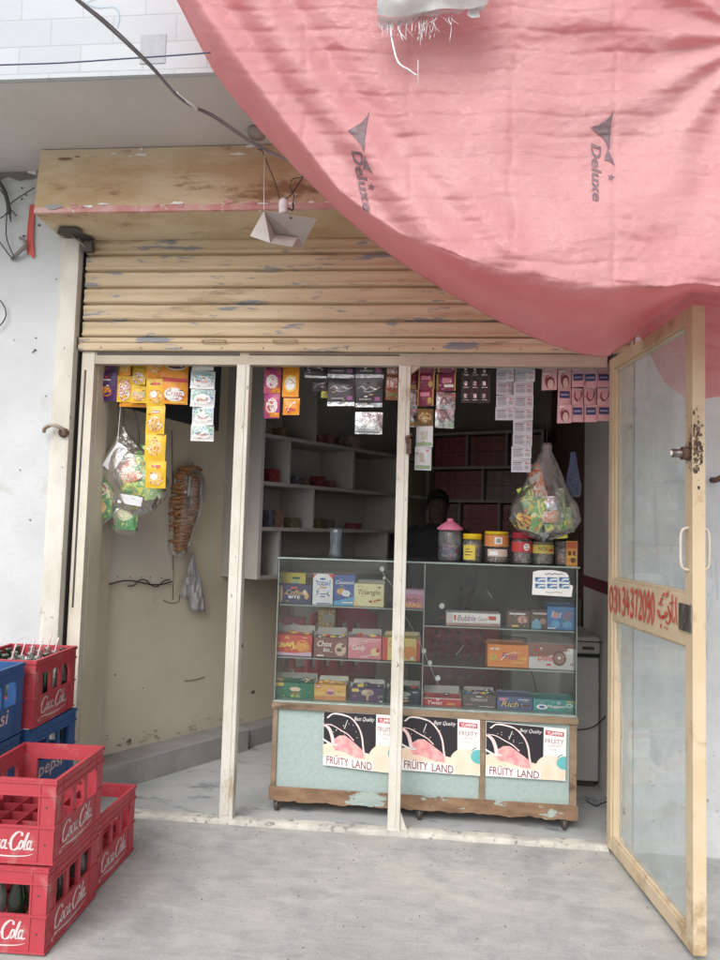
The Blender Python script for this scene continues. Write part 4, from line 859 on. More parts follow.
# goods on it
kinds = [((.30, .03, .02), 'red'), ((.20, .10, .06), 'brown'), ((.10, .12, .05), 'olive'), ((.30, .22, .20), 'pale'), ((.05, .05, .12), 'dark blue')]
rows_ = ['lowest row', 'second row', 'third row', 'top row']
ords = ['first', 'second', 'third', 'fourth', 'fifth', 'sixth', 'seventh']
for (row, items) in ((3, [(.07, .05, .075, (.26, .22, .20), 'pinkish'), (.18, .05, .06, (.22, .14, .10), 'brown'), (.50, .04, .05, (.25, .10, .08), 'red brown'), (.60, .05, .07, (.28, .14, .12), 'dull pink'), (.72, .04, .06, (.20, .12, .09), 'umber'), (.84, .06, .08, (.34, .28, .27), 'pale')]),
                     (2, [(.10, .08, .08, (.20, .03, .03), 'dark red'), (.30, .04, .05, (.10, .10, .13), 'grey'), (.42, .05, .05, (.16, .07, .06), 'brown'), (.54, .05, .07, (.18, .04, .04), 'maroon'), (.66, .05, .05, (.20, .09, .09), 'dull red')]),
                     (1, [(.02, .05, .14, (.42, .06, .04), 'tall bright red'), (.10, .03, .10, (.10, .12, .14), 'slate'), (.17, .07, .10, (.12, .08, .07), 'brown'), (.32, .06, .06, (.13, .13, .08), 'olive'), (.52, .05, .05, (.15, .14, .06), 'mustard'), (.66, .06, .06, (.14, .13, .11), 'grey green'), (.9, .07, .04, (.18, .05, .05), 'low red')])):
    for j, (t, wd, hh, cc, nm) in enumerate(items):
        g = M(); o_ = random.uniform(.03, .08); sbox(g, t, t+wd, o_, o_+.09, zs[row]+.0005, zs[row]+hh, printed('shelf_pack_%s' % nm.replace(' ', '_'), [tuple(x*.6 for x in cc), cc, cc, tuple(min(1, x*1.5+.03) for x in cc)], 60))
        tag(g.build('grocery_pack', loc=S_(t+wd/2, o_+.04, zs[row])), '%s pack, %s from the front in the %s of the wall shelving' % (nm, ords[j], rows_[row]), 'pack', 'packs on the wall shelving')
# rear shelving
PB = Pc+bd*.16; nb = Vector((-bd.y, bd.x, 0))   # away from camera
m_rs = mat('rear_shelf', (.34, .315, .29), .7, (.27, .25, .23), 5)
PBf = PB-nb*.30
RS = thing('rear_shelving', 'dark shelving across the back wall of the shop', 'shelving', (PBf.x, PBf.y, 0))
def B_(t, o, z): return PBf+bd*t+nb*o+Vector((0, 0, z))
def bbox(g, t0, t1, o0, o1, z0, z1, m): g.box((t0, o0, z0), (t1, o1, z1), m, fr=lambda v: B_(v.x, v.y, v.z))
LB = .86
pz = onP(490, 431, PBf, nb).z, onP(490, 466, PBf, nb).z, onP(490, 500, PBf, nb).z
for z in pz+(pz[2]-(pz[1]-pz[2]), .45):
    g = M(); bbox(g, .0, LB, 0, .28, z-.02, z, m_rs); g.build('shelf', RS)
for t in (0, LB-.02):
    g = M(); bbox(g, t-.02 if t == 0 else t+.02, t if t == 0 else t+.04, -.002, .28, .0, pz[0]+.002, m_rs); g.build('side_panel', RS)
g = M(); bbox(g, 0, LB, .282, .29, 0, pz[0], m_rs); g.build('back_panel', RS)
lay = [(pz[1], pz[0], (.29, .60)), (pz[2], pz[1], (.42,)), (pz[2]-(pz[1]-pz[2]), pz[2], (.24, .55))]
kk = 0
for za, zb2, ts in lay:
    for t in ts: g = M(); bbox(g, t, t+.014, .003, .279, za+.0005, zb2-.0205, m_rs); g.build('divider', RS)
shl = ['lower', 'middle', 'upper']
for ri, (za, zb2, ts) in enumerate(lay):
    edges = [0]+list(ts)+[LB]
    for i in range(len(edges)-1):
        nst = 2
        for k in range(nst):
            e0, e1 = edges[i]+.022, edges[i+1]-.008; hh = (zb2-za-.03)/nst
            cc = [(.26, .06, .06), (.22, .07, .06), (.17, .12, .10)][(i+ri) % 3]
            if ri > 0: cc = tuple(x*.75 for x in cc)
            z = za+.001+hh*k
            g = M(); bbox(g, e0+.004*k, e1-.004*k, .05, .25, z, z+hh-.003, printed('carton_%d' % ((i+ri) % 3), [tuple(x*.6 for x in cc), cc, cc, tuple(x*1.3 for x in cc)], 30))
            tag(g.build('stock_carton', loc=B_((e0+e1)/2, .15, z)), 'dark reddish carton, %s one in bay %s from the left, %s rear shelf' % (('bottom', 'top')[k], ('one', 'two', 'three')[i], ('upper', 'middle', 'lower')[ri]), 'carton', 'cartons on the rear shelving')

# black board high on the left wall, plywood board lower down
def L_(px, py, off=.0): return onP(px, py, W0+n_*off, n_)
g = M(); q = [L_(96, 350, .03), L_(222, 358, .03), L_(218.5, 431, .03), L_(96, 399, .03)]
g.add([p for p in q]+[p-n_*.025 for p in q], [(0, 1, 2, 3), (7, 6, 5, 4), (0, 4, 5, 1), (1, 5, 6, 2), (2, 6, 7, 3), (3, 7, 4, 0)], mat('black_board', (.045, .047, .055), .5))
tag(g.build('dark_board'), 'black board fixed high on the left inner wall behind the yellow strips', 'board')
g = M(); q = [L_(70, 402, .012), L_(172, 430, .012), L_(173, 584, .012), L_(80, 584, .012)]
g.add([p for p in q]+[p-n_*.011 for p in q], [(0, 1, 2, 3), (7, 6, 5, 4), (0, 4, 5, 1), (1, 5, 6, 2), (2, 6, 7, 3), (3, 7, 4, 0)], mat('painted_ply', (.60, .56, .47), .6, (.52, .485, .41), 3, .8))
for k in range(7): c = L_(96+k*11+random.uniform(-2, 2), 577+random.uniform(-1, 1), .0135); g.flat(ell2d(0, 0, .004, .004, 7), lambda u, v: c+u_*u+Vector((0, 0, v)), m_blk)
tag(g.build('wall_board'), 'painted board on the left inner wall with nail heads along its foot', 'board')
g = M()
g.tube([L_(92+10*k, 583+2.0*math.sin(k*1.3)+random.uniform(-1, 1), .022) for k in range(9)], .0035, m_wire)
g.tube([L_(128+6*k, 583+4*math.sin(k*1.5+1), .026) for k in range(8)], .003, m_wire)
tag(g.build('wall_wire'), 'black wires running along the foot of the wall board', 'wire')
# scratches and chips on the wall
g = M()
for pts in ([(184, 681), (195, 680), (205, 677)], [(163, 600), (170, 603), (178, 602), (180, 595)], [(172, 430), (172.5, 500), (173, 600)]):
    g.flat(stroke2d(pts, .9, taper=False), lambda u, v: L_(u, v, .0145 if v < 585 else .003), flat((.20, .17, .14), .9))
for (u, v, r) in ((88, 694, 2.3), (80, 722, 1.6), (115, 675, .8), (143, 688, .7), (253, 692, 1.6), (242, 646, 1.6), (129, 742, 2.5), (78, 742, 2)):
    g.flat(ell2d(u, v, r, r*1.3, 10, .4), lambda a, b: L_(a, b, .003), flat((.17, .13, .09), .9))
random.seed(21)
for k in range(34):
    u = random.uniform(95, 245); v = 752-(u-103)*.23-abs(random.gauss(0, 7)); r = random.uniform(.3, 1.2); g.flat(ell2d(u, v, r*2.2, r, 12, .5), (lambda e: (lambda a, b: L_(a, b, e)))(.003+.00004*k), random.choice([flat((.42, .37, .28), .9), flat((.46, .40, .31), .9), flat((.32, .28, .22), .9)]))
tag(g.build('wall_scratches'), 'scratches and chips in the cream paint of the left inner wall', 'scratches')

# ---------------------------------------------------------------- sachets and packets
def pillow(g, fn, w, h, bulge, mfront, mback=None, n=9, wr=.35, seed=0):
    """sachet: fn(x,y,z) local -> world, x in 0..w, y 0..h (down), z toward viewer"""
    def zf(u, v): 
        e = max(0, (1-abs(2*u-1)**3))*max(0, 1-abs(2*(v*1.16-.08)-1)**3) if .07 < v < .93 else 0
        return bulge*(e*(1+wr*noise.noise((u*5+seed, v*5, seed*3.1)))+.10*noise.noise((u*9, v*9, seed)))
    g.surf(lambda u, v: fn(u*w, v*h, zf(u, v)+.0008), n, n+2, mfront)
    g.surf(lambda u, v: fn(w-u*w, v*h, -zf(1-u, v)-.0008), n, 4, mback or mfront)
    return zf
YH = .105
def strip(name, label, rows, x_of, mats_, arts, Y=YH, gap=.0, hang=True, group=None, bulge=.0085, tw=0.):
    """rows: picture y edges [(y0,y1)], x_of: (xl,xr) at top, (xl,xr) at bottom"""
    (a0, a1), (b0, b1) = x_of; ya = rows[0][0]; yb = rows[-1][1]
    top = onY((a0+a1)/2, ya, Y); o = thing(name, label, 'sachet strip' if 'strip' in name else 'packet', top, group)
    for i, (y0, y1) in enumerate(rows):
        t = ((y0+y1)/2-ya)/(yb-ya) if yb > ya else 0; jx = random.uniform(-.5, .5); xl = a0+(b0-a0)*t+jx; xr = a1+(b1-a1)*t+jx
        P = onY(xl, y0, Y); Q = onY(xr, y0, Y); B = onY(xl, y1, Y); w = Q.x-P.x; h = P.z-B.z
        sd_ = random.uniform(0, 50); tz = random.uniform(-.28, .28)+tw; ty = random.uniform(-.10, .10)
        def fn(x, y, z, P=P, tz=tz, ty=ty, w=w, h=h): return P+Vector((x-.0, -z+(x-w/2)*tz+(y-h/2)*ty, -y))
        g = M(); mt = mats_[i % len(mats_)]; zf = pillow(g, fn, w, h, bulge, mt, seed=sd_)
        art = arts[i % len(arts)]
        for k, s in enumerate(art):
            def f2(u, v, k=k): v2 = 1-v; return fn(u*w, v2*h, zf(u, v2)+.0022+.0005*k)
            if s[0] == 'r':
                g.surf(lambda u, v: f2(s[1]+(s[3]-s[1])*u, s[2]+(s[4]-s[2])*v), 5, 4, s[5])
            elif s[0] == 'e': g.flat(ell2d(s[1], s[2], s[3], s[4], 14), f2, s[5])
            elif s[0] == 't': g.text(s[6], f2, s[1], s[2], s[3], s[4], s[5], .25)
            elif s[0] == 's': g.flat(stroke2d(s[1], s[2], pen=.6), f2, s[3])
        if bulge > .004 and len(art):
            for q in range(7):
                uu, vv = random.uniform(.15, .85), random.uniform(.12, .88); sh_ = ell2d(uu, vv, random.uniform(.02, .09), random.uniform(.012, .03), 7, .3); kq = len(art)+q*.2
                g.flat(sh_, (lambda kq: (lambda u, v: fn(u*w, (1-v)*h, zf(u, 1-v)+.0022+.0005*kq)))(kq), random.choice([w_, w_, rd, br_, gold]))
        g.build('sachet', o)
    if hang:
        g = M(); zt2 = onY((a0+a1)/2, 356, Y).z
        if top.z < zt2: g.tube([top+Vector((0, 0, -.004)), Vector((top.x, Y, zt2))], .0012, m_wire, 5, 1)
        else: g.tube([top+Vector((-.012, 0, .0)), top+Vector((.012, 0, .0))], .0015, m_wire, 5, 1)
        g.build('hanging_loop', o)
    return o
hg = 'hanging sachet strips'
m_pur = mat('foil_purple', (.10, .035, .16), .3, (.06, .03, .10), 40); m_yel = mat('foil_yellow', (.74, .48, .03), .28, (.66, .40, .03), 30, 1, .2, 40); m_oran = mat('foil_orange', (.80, .34, .03), .3, (.72, .25, .03), 30, 1, .2, 40)
m_mau = mat('foil_maroon', (.26, .04, .09), .3, (.20, .03, .07), 40); m_vio = mat('foil_violet', (.36, .05, .26), .3, (.55, .12, .10), 30, 1.2); m_blkf = mat('foil_black', (.035, .03, .035), .3, (.06, .05, .055), 30)
m_wht = mat('pack_white', (.66, .68, .70), .4, (.60, .62, .66), 40); m_lg = mat('card_white', (.62, .62, .66), .6, (.55, .55, .60), 50); m_pnk = mat('pack_pink', (.66, .42, .44), .4, (.62, .34, .36), 30)
noodle = printed('noodle_print', [(.45, .12, .02), (.80, .50, .05), (.75, .55, .35), (.55, .08, .04)], 120)
mint = printed('mint_print', [(.10, .20, .45), (.55, .65, .75), (.15, .35, .20), (.60, .66, .70)], 70)
scrawl = printed('script_print', [(.30, .08, .05), (.75, .70, .66), (.75, .72, .70), (.4, .2, .15)], 150)
wr_ = printed('white_red_print', [(.70, .68, .66), (.70, .68, .66), (.55, .10, .06), (.3, .15, .1)], 130)
# left bay
strip('sachet_strip', 'short purple strip with orange emblems, hanging at the left jamb', [(352, 373), (373, 401)], ((98, 117), (98.5, 118)), [m_pur], [[('r', .2, .12, .82, .6, m_pur), ('e', .5, .34, .26, .18, printed('orange_emblem', [(.55, .12, .03), (.7, .3, .05), (.1, .03, .15)], 120)), ('r', .3, .72, .7, .76, w_), ('r', .42, .8, .58, .88, rd)]], group=hg)
strip('sachet_strip', 'yellow strip with white scrawl, second from the left jamb', [(352, 376), (376, 402)], ((119, 132), (118, 133)), [m_oran, m_yel], [[('r', .15, .15, .85, .85, noodle)], [('e', .5, .45, .4, .4, wr_), ('t', .1, .72, .9, .86, rd, 'Kurk')]], group=hg)
strip('sachet_strip', 'bright yellow noodle strip, third from the left jamb', [(352, 366), (366, 385), (385, 403)], ((132, 147), (131.5, 147)), [m_yel], [[('r', .1, .3, .9, .6, flat((.5, .42, .25))), ('e', .5, .3, .3, .2, noodle)], [('e', .5, .35, .4, .3, wr_), ('r', .1, .75, .9, .9, yl)]], group=hg)
strip('sachet_strip', 'longest bright yellow noodle strip in the left bay', [(352, 379), (379, 406), (406, 434), (434, 461), (461, 488)], ((147, 165), (146.5, 166.5)), [m_oran, m_yel, m_yel, m_yel, m_yel], [[('e', .5, .5, .35, .3, noodle)], [('r', .3, .76, .75, .85, rd), ('e', .52, .36, .36, .26, noodle), ('e', .45, .42, .18, .12, w_)], [('r', .32, .74, .72, .84, rd), ('r', .34, .76, .70, .8, w_), ('e', .52, .34, .38, .25, noodle), ('s', [(.2, .3), (.4, .6), (.7, .55)], .05, w_), ('e', .5, .28, .2, .1, gold)]], group=hg, Y=YH-.012)
strip('sachet_strip', 'orange strip with a large white swirl, right of the yellow ones', [(352, 378), (378, 404)], ((164, 189), (165, 187)), [m_oran], [[('e', .55, .5, .4, .22, w_), ('e', .55, .5, .36, .17, flat((.15, .08, .1))), ('t', .25, .40, .88, .62, w_, 'Crisp')], [('r', .0, .84, 1, .99, rd), ('e', .48, .36, .40, .26, w_), ('t', .16, .25, .8, .5, flat((.5, .1, .1)), 'Crisp'), ('r', .3, .05, .9, .11, yl)]], group=hg, tw=.1)
strip('sachet_strip', 'white and green mint strip at the right of the left bay', [(352, 371), (371, 389), (389, 407), (407, 425), (425, 441)], ((193, 216), (191.5, 213)), [m_wht], [[('r', .05, .40, .95, .92, mint), ('e', .5, .42, .36, .30, w_), ('t', .28, .32, .72, .48, rd, 'Fresh'), ('r', .0, .0, 1, .16, w_)]], group=hg, Y=YH-.01)
strip('sachet_strip', 'folded orange sachet end behind the yellow strips', [(398, 407)], ((120, 150), (122, 148)), [m_oran], [[]], Y=YH+.02, group=hg)
# middle bay
strip('sachet_strip', 'violet and orange three sachet strip at the left of the middle bay', [(352, 370), (370, 394), (394, 418)], ((265.5, 281), (264, 280.5)), [m_mau, m_vio, m_vio], [[], [('e', .5, .5, .36, .3, scrawl), ('r', .45, .05, .98, .25, m_oran)], [('e', .5, .5, .38, .32, scrawl), ('s', [(.2, .5), (.4, .72), (.7, .6), (.5, .4)], .06, w_), ('r', .4, .05, .98, .22, m_oran)]], group=hg)
strip('sachet_strip', 'orange and yellow strip beside the violet one', [(352, 368), (368, 397), (398, 415)], ((282, 299), (283.5, 300)), [m_oran], [[], [('e', .5, .45, .38, .3, yl), ('e', .5, .45, .3, .22, w_), ('s', [(.2, .4), (.45, .6), (.75, .45)], .05, flat((.5, .2, .05)))], [('s', [(.3, .2), (.5, .6), (.8, .7)], .08, w_), ('e', .5, .3, .3, .1, rd)]], group=hg)
strip('dark_packet', 'small black packet hanging left of the black coffee strips', [(354, 379)], ((305, 328), (305, 328)), [m_blkf], [[('r', .05, .04, .95, .12, m_silver), ('e', .5, .5, .3, .12, flat((.2, .17, .17)))]], group=hg)
strip('dark_packet', 'tilted dark packet below the small black one', [(380, 391)], ((313, 328), (312, 327)), [m_blkf], [[('s', [(.1, .3), (.5, .6), (.9, .7)], .12, flat((.3, .26, .26)))]], Y=YH+.01, group=hg)
strip('green_packet', 'tiny yellow green packet left of the black coffee strips', [(388, 398)], ((321, 328), (321, 328)), [printed('olive_pack', [(.2, .25, .03), (.5, .45, .1), (.1, .12, .03)], 150)], [[]], Y=YH+.02, group=hg)
cof = [('r', .0, .0, 1, .14, m_silver), ('s', [(.08, .62), (.25, .7), (.4, .6), (.55, .68), (.75, .6), (.92, .68)], .07, flat((.40, .40, .42))), ('s', [(.3, .55), (.5, .5), (.7, .55)], .05, flat((.35, .35, .38))), ('r', .15, .24, .6, .29, flat((.35, .33, .33))), ('r', .72, .2, .92, .34, flat((.30, .10, .28))), ('p', 0)]
cof = cof[:-1]
strip('sachet_strip', 'black coffee sachet strip, left one of the pair', [(352, 378), (378, 406)], ((328.5, 355), (327.5, 355)), [m_blkf], [cof], group=hg, bulge=.008)
strip('sachet_strip', 'black coffee sachet strip, right one with a silver sachet below', [(352, 378), (378, 407), (412, 434)], ((356, 384), (356, 383)), [m_blkf, m_blkf, m_silver], [cof, cof, [('r', .1, .06, .9, .12, flat((.25, .25, .25))), ('s', [(.12, .5), (.3, .7), (.4, .4), (.6, .7), (.7, .4), (.88, .6)], .07, w_)]], group=hg, bulge=.008, Y=YH-.008)
strip('sachet_strip', 'red and white strip tucked against the second mullion', [(362, 375), (375, 389), (389, 400)], ((385.5, 399), (385.5, 399)), [flat((.35, .12, .05), .3)], [[('r', .1, .1, .9, .8, wr_)], [('r', .1, .1, .9, .8, wr_)], [('r', .1, .3, .9, .6, flat((.2, .2, .05)))]], Y=YH+.01, group=hg)
# right bay
strip('sachet_strip', 'maroon and silver strip directly right of the second mullion', [(352, 370), (370, 390), (390, 409), (409, 427)], ((409, 418), (408.5, 417)), [m_mau, m_mau, m_silver, m_silver], [[('r', .1, .05, .9, .25, gold)], [('r', .1, .05, .9, .25, gold)], [('e', .5, .5, .4, .3, scrawl)]], Y=YH+.012, group=hg)
strip('sachet_strip', 'long mixed strip, maroon above and pale green at its foot', [(352, 373), (373, 389), (389, 406), (409, 426), (426, 447), (447, 470)], ((419, 436), (415, 431.5)), [m_mau, m_mau, m_mau, flat((.22, .13, .03), .3), m_wht, m_wht], [[('r', .02, .0, .1, 1, gold), ('r', .9, 0, .98, 1, gold)], [('r', .02, .0, .1, 1, gold), ('r', .9, 0, .98, 1, gold), ('r', .2, .55, .75, .8, pkk), ('e', .75, .3, .14, .2, gold)], [('r', .02, .0, .1, 1, gold), ('r', .9, 0, .98, 1, gold), ('r', .2, .55, .75, .8, pkk), ('e', .75, .3, .14, .2, gold)], [('e', .5, .5, .4, .3, printed('gold_foil', [(.1, .1, .1)], 10))], [('r', .05, .05, .95, .22, flat((.30, .45, .25))), ('r', .3, .35, .7, .75, flat((.45, .48, .40)))], [('r', .05, .05, .95, .2, flat((.30, .45, .25))), ('r', .3, .35, .55, .75, flat((.48, .45, .38))), ('e', .75, .85, .06, .05, rd)]], Y=YH-.012, group=hg)
strip('sachet_strip', 'maroon and silver strip right of the long mixed strip', [(352, 373), (374, 391), (392, 410), (410, 428)], ((438, 457), (435, 454)), [m_mau, m_mau, m_silver, m_silver], [[('r', .0, .0, .1, 1, gold), ('r', .4, .3, .8, .5, w_), ('r', .94, 0, 1, 1, gold)], [('r', .0, .0, .1, 1, gold), ('r', .3, .45, .8, .75, pkk), ('r', .4, .2, .9, .36, w_), ('r', .94, 0, 1, 1, gold)], [('s', [(.2, .3), (.4, .7), (.6, .4), (.8, .6)], .12, flat((.2, .18, .18))), ('r', .8, .5, .98, .95, flat((.6, .25, .2)))], [('s', [(.2, .5), (.4, .3), (.6, .7), (.8, .4)], .12, flat((.25, .22, .2))), ('r', .7, .05, .95, .3, flat((.4, .6, .4)))]], group=hg)
# blister card with nine little packs
c0 = onY(461, 353, YH); bc = thing('blister_card', 'dark card holding nine small foil clips in three rows', 'blister card', onY(475, 353, YH), hg)
g = M(); p, q = onY(462, 353, YH+.004), onY(490, 403, YH+.004); g.box((p.x, YH+.004, q.z), (q.x, YH+.006, p.z), flat((.06, .05, .048))); g.build('card', bc)
for r_ in range(3):
    for k in range(3):
        a = onY(463+k*9.2, 366+r_*12.5, YH); b = onY(463+k*9.2+6.2, 366+r_*12.5+10, YH); g = M()
        pillow(g, lambda x, y, z: a+Vector((x, -z, -y)), b.x-a.x, a.z-b.z, .004, m_blkf, n=6, seed=k+3*r_)
        g.box((a.x+.006, YH-.0075, b.z+.012), (b.x-.010, YH-.005, a.z-.014), m_silver); g.box((a.x+.002, YH-.006, b.z+.002), (b.x-.002, YH-.004, b.z+.005), m_silver); g.build('foil_clip', bc)
whc = [('r', .08, .80, .9, .86, flat((.42, .42, .48))), ('r', .08, .66, .55, .74, flat((.22, .22, .26))), ('r', .08, .50, .5, .58, flat((.35, .35, .42))), ('r', .08, .16, .56, .42, flat((.38, .40, .46))), ('r', .68, .2, .9, .46, flat((.42, .40, .42))), ('e', .76, .66, .05, .07, rd), ('e', .9, .64, .04, .06, flat((.3, .3, .35)))]
strip('sachet_strip', 'shorter white strip with small grey print, left one of the pair', [(352, 370), (370, 382), (382, 395), (395, 407), (407, 420)], ((498, 514.5), (495.5, 514)), [m_lg], [whc], group=hg, bulge=.003)
strip('sachet_strip', 'long white strip with small grey print hanging lowest in the right bay', [(352, 370), (370, 382), (382, 395), (395, 408), (408, 420.5), (420.5, 433), (433, 446), (446, 458.5), (458.5, 472)], ((515.5, 535), (511.5, 530.5)), [m_lg], [whc], group=hg, bulge=.003, Y=YH-.006)
nvy = flat((.04, .05, .18)); hair = flat((.22, .04, .05))
pA = [('r', .12, .42, .88, .86, nvy), ('r', .2, .58, .8, .68, flat((.35, .36, .5))), ('e', .9, .2, .08, .08, pkk)]
pB = [('s', [(.3, .75), (.25, .45), (.5, .25), (.78, .5), (.85, .8)], .13, hair), ('e', .1, .5, .1, .1, pkk), ('r', .2, .86, .8, .94, flat((.6, .58, .6)))]
pC = [('e', .55, .40, .30, .34, hair), ('e', .58, .32, .20, .26, flat((.72, .50, .42))), ('s', [(.3, .3), (.25, .6), (.4, .8)], .12, hair), ('r', .1, .86, .5, .94, w_)]
for i, (xa, xb, rw, ar, ll) in enumerate(((542.5, 557, [(352, 372), (372, 390)], [pA, pC], 'short pink strip, leftmost of the pink shampoo strips'),
        (558, 571.5, [(352, 370), (370, 389), (389, 405), (405, 423)], [pA, pC, pA, pC], 'pink shampoo strip second from the left, with a face on its last sachet'),
        (572, 584, [(352, 372), (372, 387), (388, 405), (405, 422)], [pB, pA, pB, pA], 'pink shampoo strip third from the left'),
        (584.5, 597, [(352, 372), (372, 388), (388, 405), (405, 422)], [pB, pA, pB, pA], 'pink shampoo strip fourth from the left'),
        (597.5, 611, [(352, 372), (372, 387), (388, 405), (405, 421)], [pB, pA, pB, pA], 'pink shampoo strip at the door hinge'))):
    strip('sachet_strip', ll, rw, ((xa, xb), (xa-.5, xb-.5)), [m_pnk], ar, group=hg, bulge=.003)
# hanging wire for all strips
g = M(); p = onY(93, 354, YH); q = onY(612, 357, YH); zz_ = onY(300, 356, YH).z
for a_, b_ in ((xj, xm1a), (xm1a, xm2a), (xm2a, .80)):
    g.tube([(a_, YH, zz_+.003), ((a_+b_)/2, YH, zz_-.003), (b_, YH, zz_+.003)], .0014, m_wire, 5, 4)
tag(g.build('hanging_wire'), 'thin wire behind the header that carries the sachet strips', 'wire')

# clear bags with packets
def bag(fnc, prof, n, name, label, m=None, seed=0, parent=None, flatten=.55, group=None, cat='plastic bag', nf=24):
    """fnc: axis point by t, prof: list (t, rx)"""
    g = M(); m = m or m_film
    ts = np.linspace(0, 1, n)
    def rad(t):
        return float(np.interp(t, [p[0] for p in prof], [p[1] for p in prof]))
    def f(u, v):
        a = 2*math.pi*u; c = fnc(v); r = rad(v)
        k = 1+.16*noise.noise((math.cos(a)*1.7+seed, math.sin(a)*1.7, v*3))+.10*noise.noise((math.cos(a)*4+seed, math.sin(a)*4, v*7))+.05*math.sin(a*9+v*3)*max(0, 1-v*1.2)
        return Vector((c.x+r*k*math.cos(a), c.y+r*k*flatten*math.sin(a), c.z+.01*noise.noise((a, v*4, seed))))
    g.surf(f, nf, n, m)
    o = g.build(name, parent, loc=fnc(0) if parent is None else None)
    if label: tag(o, label, cat, group)
    return o
def packet(px, py, wpx, hpx, ang, Y, m, label, art=(), bulge=.014, name='snack_packet', tilt=0., group='packets in hanging bags'):
    c = onY(px, py, Y); s = (onY(px+1, py, Y)-c).length; w = wpx*s; h = hpx*s
    ca, sa = math.cos(ang), math.sin(ang); X_ = Vector((ca, tilt, sa)); Y_ = Vector((sa, 0, -ca)).normalized(); X_.normalize(); Z_ = Vector((0, -1, 0))
    def fn(x, y, z): return c+X_*(x-w/2)+Y_*(y-h/2)+Z_*z
    g = M(); sdd = random.uniform(0, 40); zf = pillow(g, fn, w, h, bulge, m, seed=sdd, wr=.8)
    for k, s_ in enumerate(art):
        def f2(u, v, k=k): return fn(u*w, (1-v)*h, zf(u, 1-v)+.0022+.0005*k)
        if s_[0] == 'r': g.surf(lambda u, v: f2(s_[1]+(s_[3]-s_[1])*u, s_[2]+(s_[4]-s_[2])*v), 5, 4, s_[5])
        elif s_[0] == 'e': g.flat(ell2d(s_[1], s_[2], s_[3], s_[4], 14), f2, s_[5])
        elif s_[0] == 't': g.text(s_[6], f2, s_[1], s_[2], s_[3], s_[4], s_[5], .2)
        elif s_[0] == 's': g.flat(stroke2d(s_[1], s_[2], pen=.6), f2, s_[3])
    return tag(g.build(name, loc=c), label, 'packet', group)
gpack = printed('green_snack', [(.02, .17, .05), (.05, .30, .08), (.04, .22, .06), (.40, .50, .10), (.70, .62, .20)], 26); gpk2 = printed('green_yellow_snack', [(.05, .24, .05), (.10, .34, .07), (.60, .56, .10), (.12, .34, .10), (.55, .14, .05)], 17)
wpk = printed('pale_snack', [(.65, .65, .60), (.25, .42, .18), (.30, .45, .20), (.62, .50, .15)], 20)
# left cluster
packet(99, 495, 26, 46, .06, .16, gpack, 'green and yellow snack packet with a red oval, leftmost in the hanging bags', [('e', .5, .62, .38, .16, w_), ('e', .5, .62, .34, .13, rd), ('s', [(.25, .60), (.5, .66), (.75, .60)], .05, w_), ('e', .5, .24, .30, .16, noodle), ('e', .5, .92, .3, .06, gold)])
packet(126, 512, 24, 34, -.05, .17, gpack, 'dark green snack packet with a cream centre, lowest in the hanging bags', [('e', .5, .5, .34, .26, flat((.45, .50, .22))), ('e', .5, .5, .26, .18, flat((.62, .58, .35))), ('s', [(.3, .55), (.5, .62), (.7, .55)], .05, flat((.1, .2, .05)))])
packet(128, 470, 20, 26, .5, .17, printed('red_snack', [(.60, .08, .05), (.65, .30, .14), (.7, .6, .5), (.1, .3, .08)], 32), 'red snack packet in the upper left hanging bag')
packet(143, 462, 20, 30, -.4, .19, gpk2, 'green striped snack packet in the upper left hanging bag')
packet(151, 482, 18, 34, .2, .18, wpk, 'pale snack packet at the right of the left hanging bag')
packet(133, 487, 26, 14, -.15, .18, gpk2, 'flattened green packet behind the lower white label')
def label_card(px, py, w, h, ang, Y, label):
    c = onY(px, py, Y); s = (onY(px+1, py, Y)-c).length; g = M(); ca, sa = math.cos(ang), math.sin(ang)
    g.surf(lambda u, v: c+Vector(((u-.5)*w*s*ca-(v-.5)*h*s*sa, .002*math.sin(u*6)+.004*v, (u-.5)*w*s*sa+(v-.5)*h*s*ca)), 6, 6, mat('paper_white', (.72, .72, .76), .5)); tag(g.build('paper_label', loc=c), label, 'label', 'white bag header labels', )
label_card(115, 457, 13, 27, -.55, .125, 'white header label tilted across the upper left hanging bag')
label_card(130, 500, 24, 9, -.14, .125, 'narrow white header label above the dark green packet')
tp_ = onY(123, 428, .17); bt_ = onY(128, 532, .17)
bag(lambda t: onY(123+14*min(1, t*1.4)-(9*max(0, t-.7)), 426+90*t, .175), [(0, .008), (.06, .012), (.12, .03), (.35, .12), (.6, .155), (.8, .13), (.93, .09), (1, .02)], 34, 'snack_bag', 'clear plastic bag bulging with snack packets in the left bay', seed=3, group='clear bags of snacks')
bag(lambda t: onY(118-17*t, 436+88*t, .165), [(0, .006), (.1, .02), (.3, .055), (.5, .062), (.75, .075), (.93, .06), (1, .015)], 30, 'snack_bag', 'narrow clear bag round the leftmost green packet', seed=9, group='clear bags of snacks')
g = M(); c = onY(126.5, 531, .17); bag(lambda t: onY(126, 503+32*t, .172), [(0, .04), (.3, .065), (.7, .06), (.9, .055), (1, .03)], 16, 'snack_bag', 'small clear bag round the dark green packet', seed=14, group='clear bags of snacks')
g = M(); g.tube([onY(121, 400, .15), onY(124, 412, .16), onY(123, 428, .17)], .002, m_wire); g.tube([onY(128, 402, .15), onY(136, 415, .16), onY(139, 438, .17), onY(136, 450, .18)], .003, m_wire); g.tube([onY(121, 402, .15), onY(119, 425, .16), onY(118, 438, .165)], .002, m_bonw)
tag(g.build('bag_cord'), 'black and white cords from which the left snack bags hang', 'cord')
